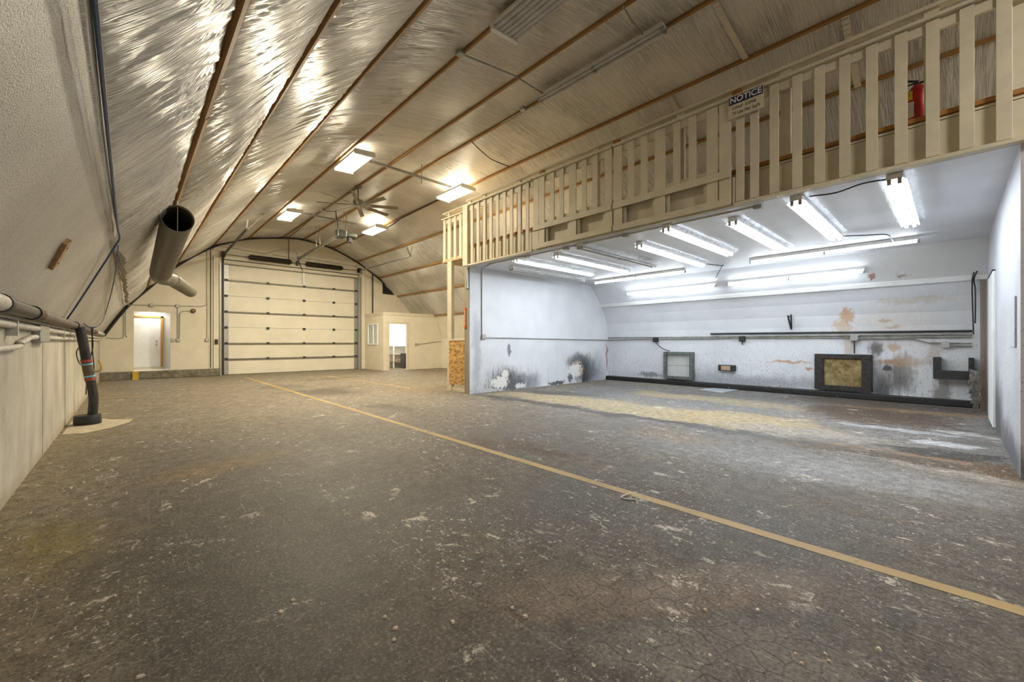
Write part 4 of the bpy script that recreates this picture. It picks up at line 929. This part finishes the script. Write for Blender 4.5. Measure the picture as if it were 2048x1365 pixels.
def grille(label, y0, y1, z0, z1, frame, fm, backm, wires, mesh=False, fs=None):
    fs = fs or frame
    g = thing('wall_grille', label, 'grille'); xo = XB - .13
    for a, b, c, d in ((y0, y1, z0, z0 + frame), (y0, y1, z1 - frame, z1), (y0, y0 + fs, z0 + frame, z1 - frame), (y1 - fs, y1, z0 + frame, z1 - frame)):
        MB().box((xo, a, c), (XB + .04, b, d)).build('frame_bar', fm, g, False, .004)
    MB().box((XB - (.08 if mesh else .03), y0 + fs, z0 + frame), (XB + .02, y1 - fs, z1 - frame)).build('filter_pad', backm, g)
    if not mesh:
        n = int((y1 - y0 - 2 * frame) / .032)
        for k in range(n):
            y = y0 + frame + (k + .5) * (y1 - y0 - 2 * frame) / n
            MB().tube([(xo + .03, y, z0 + frame), (xo + .03, y, z1 - frame)], .0035, 5).build('wire', 'galv', g)
        MB().tube([(xo + .026, y0 + frame, (z0 + z1) / 2), (xo + .026, y1 - frame, (z0 + z1) / 2)], .004, 5).build('cross_wire', 'darksteel', g)
    else:
        ms = MB(); h = z1 - z0 - 2 * frame; L = y1 - y0 - 2 * fs; nz = 16; ny = 20
        for k in range(nz):
            pts = [(xo + .035, y0 + fs + L * j / ny, z0 + frame + h * (k + .5 + (.5 if j % 2 else -.5)) / nz) for j in range(ny + 1)]
            ms.tube(pts, .0055, 4, False)
        q = ms.build('expanded_mesh', 'darksteel', g); q['kind'] = 'stuff'
    return g
grille('small grey framed wire grille on the bay back wall', 5.04, 5.90, .17, .97, .085, simple('grey_frame', (.17, .19, .18), .5, .3, var=.3, scale=12), 'white', 20)
grille('large dark framed grille with amber filter on the bay back wall', 1.19, 2.20, .17, .98, .10, simple('brown_frame', (.045, .04, .036), .6, .3, var=.3, scale=12), 'filter', 0, True, .17)
for y0, y1 in ((1.29, 1.40), (2.0, 2.10)): pass
lf = thing('wall_lamp', 'small dark wall fixture with a tan lens low on the bay back wall', 'lamp')
MB().box((XB - .08, 3.94, .48), (XB + .04, 4.36, .635)).build('case', 'darksteel', lf, False, .008); MB().box((XB - .09, 4.05, .50), (XB - .08, 4.28, .615)).build('lens', simple('tan_lens', (.50, .36, .24), .4), lf)
bk = thing('steel_bracket', 'black U-shaped steel bracket at the near end of the bay back wall', 'bracket')
MB().box((XB - .20, .16, .53), (XB + .04, .27, .955)).build('upright', 'darksteel', bk); MB().box((XB - .20, -.27, .53), (XB + .04, -.20, .955)).build('upright', 'darksteel', bk); MB().box((XB - .20, -.20, .53), (XB - .12, .16, .70)).build('crossbar', 'darksteel', bk)
cl = thing('wall_clip', 'small black spring clip on the bay back wall', 'clip')
MB().bar((11.64, 2.72, 1.90), (11.72, 2.67, 1.56), .02, .03).bar((11.66, 2.66, 1.92), (11.72, 2.66, 1.56), .015, .03).build('jaw', 'black', cl); MB().bar((11.64, 2.72, 1.86), (11.66, 2.66, 1.88), .02, .02).build('pivot', 'black', cl)
conduit('grey conduit with switch box on the white partition wall', [[(6.0 + .36, BY1 - .02, 1.42), (6.36, BY1 - .02, 2.90), (6.33, BY1 - .04, 2.98), (6.2, BY1 - .2, 3.03), (6.08, 7.3, 3.04)], [(6.45, BY1 - .02, 1.37), (11.8, BY1 - .02, 1.32)]], .014, 'galv', [(6.40, BY1 - .03, 1.385)], .06)
conduit('conduit along the front edge of the bay ceiling with junction boxes', [[(6.05, 7.3, 3.045), (6.05, 1.75, 3.045)]], .016, 'conduit', [(6.06, 6.05, 3.03), (6.06, 5.0, 3.03), (6.06, 3.72, 3.03), (6.06, 1.75, 3.03)], .05, axis='z')
for lab, pts in (('dark lead linking the two nearest bay ceiling lights', [(6.1, 1.2, 3.04), (6.15, .95, 3.03), (6.05, .7, 3.04), (6.05, .5, 3.03)]), ('dark lead behind the nearer bay ceiling lights', [(8.75, 1.33, 3.04), (9.0, 1.0, 3.04), (9.15, .75, 3.03), (9.6, .72, 3.02), (9.8, .7, 3.0)]), ('dark lead from the fifth bay ceiling light to the slanted panel', [(9.5, 3.85, 3.03), (9.9, 3.6, 3.0), (10.2, 3.7, 3.05), (10.9, 4.1, 2.9)])):
    c_ = thing('cable', lab, 'cable'); MB().tube(smoothpath(pts), .009, 6).build('wire', 'darkwire', c_, True)
conduit('bundle of leads dropping down the near corner of the bay', [smoothpath([(11.3, -.30, 2.55), (11.36, -.26, 2.40), (11.42, -.28, 2.2), (11.50, -.28, 1.6)]), smoothpath([(11.25, -.26, 2.52), (11.38, -.24, 2.3), (11.5, -.26, 1.4)])], .010, 'darksteel', name='cable')
sc_ = tag(MB().prism([(10.95, 4.55, .0), (11.6, 4.46, .0), (11.64, 3.84, .0), (10.66, 3.86, .0)], (0, 0, .012)).build('floor_sheet', 'stencil'), 'flat pale grey sheet lying on the bay floor by the back wall', 'sheet')

# ------------------------------------------------------------------ painted floor lines
def fline(label, p, q, wd):
    p = Vector(p); q = Vector(q); d = (q - p).normalized(); r = Vector((d.y, -d.x, 0)) * wd / 2; n = max(int((q - p).length / .12), 2); L = []; R = []
    for k in range(n + 1):
        c = p.lerp(q, k / n); L.append(c + r * random.uniform(.93, 1.03)); R.append(c - r * random.uniform(.93, 1.03))
    b = MB()
    for k in range(n): b.add([v + Vector((0, 0, .002)) for v in (L[k], L[k + 1], R[k + 1], R[k])], [(0, 1, 2, 3)])
    return tag(b.build('painted_line', 'yline'), label, 'floor line')
fline('long worn yellow line running up the floor to the overhead door', (3.03, -5.5, 0), (3.03, 17.3, 0), .095)
fline('shorter yellow line on the floor beyond the partition wall', (5.60, 10.05, 0), (5.30, 16.4, 0), .09)
fline('faint yellow line on the floor toward the landing post', (5.60, 10.05, 0), (6.5, 9.75, 0), .05)
fline('faint yellow line on the floor beside the left kneewall', (-.55, 13.0, 0), (.3, 12.83, 0), .08)
fline('thin pale line across the floor in front of the standpipe patch', (-.6, 7.75, 0), (1.9, 7.90, 0), .018)
tag(MB().box((.08, 18.69, .0), (.24, 18.719, .262)).box((.08, 18.69, .2601), (.24, 18.9, .263)).box((.08, 18.35, .0), (.24, 18.7, .003)).build('curb_stripe', simple('curb_yellow', (.50, .34, .04), .6)), 'short yellow paint stripe over the curb by the white door', 'floor line')

# ------------------------------------------------------------------ loose chips on the floor
CH = [(1515, 972 + 250), (1240, 1090), (1762, 1248), (1757, 1300), (1880, 1096), (1603, 1328), (1590, 1308), (1650, 1310), (1658, 1324), (1420, 1312), (1685, 1224), (1410, 1222), (1003, 1124), (920, 1112), (1322, 1157), (1110, 1085), (1075, 1200), (1024, 1217), (788, 1280), (790, 1258), (560, 1225), (585, 1202), (280, 1355), (172, 1364 - 10), (1050, 1234), (1340, 1130), (770, 1235), (905, 1245), (1187, 1130), (955, 1107)]
for k, (px, py) in enumerate(CH):
    p = onz(px, py); sz = random.uniform(.007, .015); n = 7; a0 = random.random() * 6
    bt = [(p.x + math.cos(a0 + i * 6.283 / n) * sz * random.uniform(.7, 1.5), p.y + math.sin(a0 + i * 6.283 / n) * sz * random.uniform(.6, 1.1), .0) for i in range(n)]
    tp = [(p.x + (x - p.x) * .7, p.y + (y - p.y) * .7, sz * random.uniform(.35, .7)) for x, y, z in bt]
    o = MB().add(bt + tp, [tuple(range(n))[::-1], tuple(range(n, 2 * n))] + [(i, (i + 1) % n, n + (i + 1) % n, n + i) for i in range(n)]).build('plaster_chip', 'chip')
    tag(o, 'small loose pale plaster chip lying on the dark foreground floor', 'chip', 'plaster chips on the foreground floor')
tw = tag(MB().tube(smoothpath([onz(1272, 1000, .008), onz(1241, 996, .008), onz(1262, 986, .012)], 3), .005, 6).build('bent_wire', 'paper'), 'bent pale wire scrap lying against the long yellow line', 'wire')
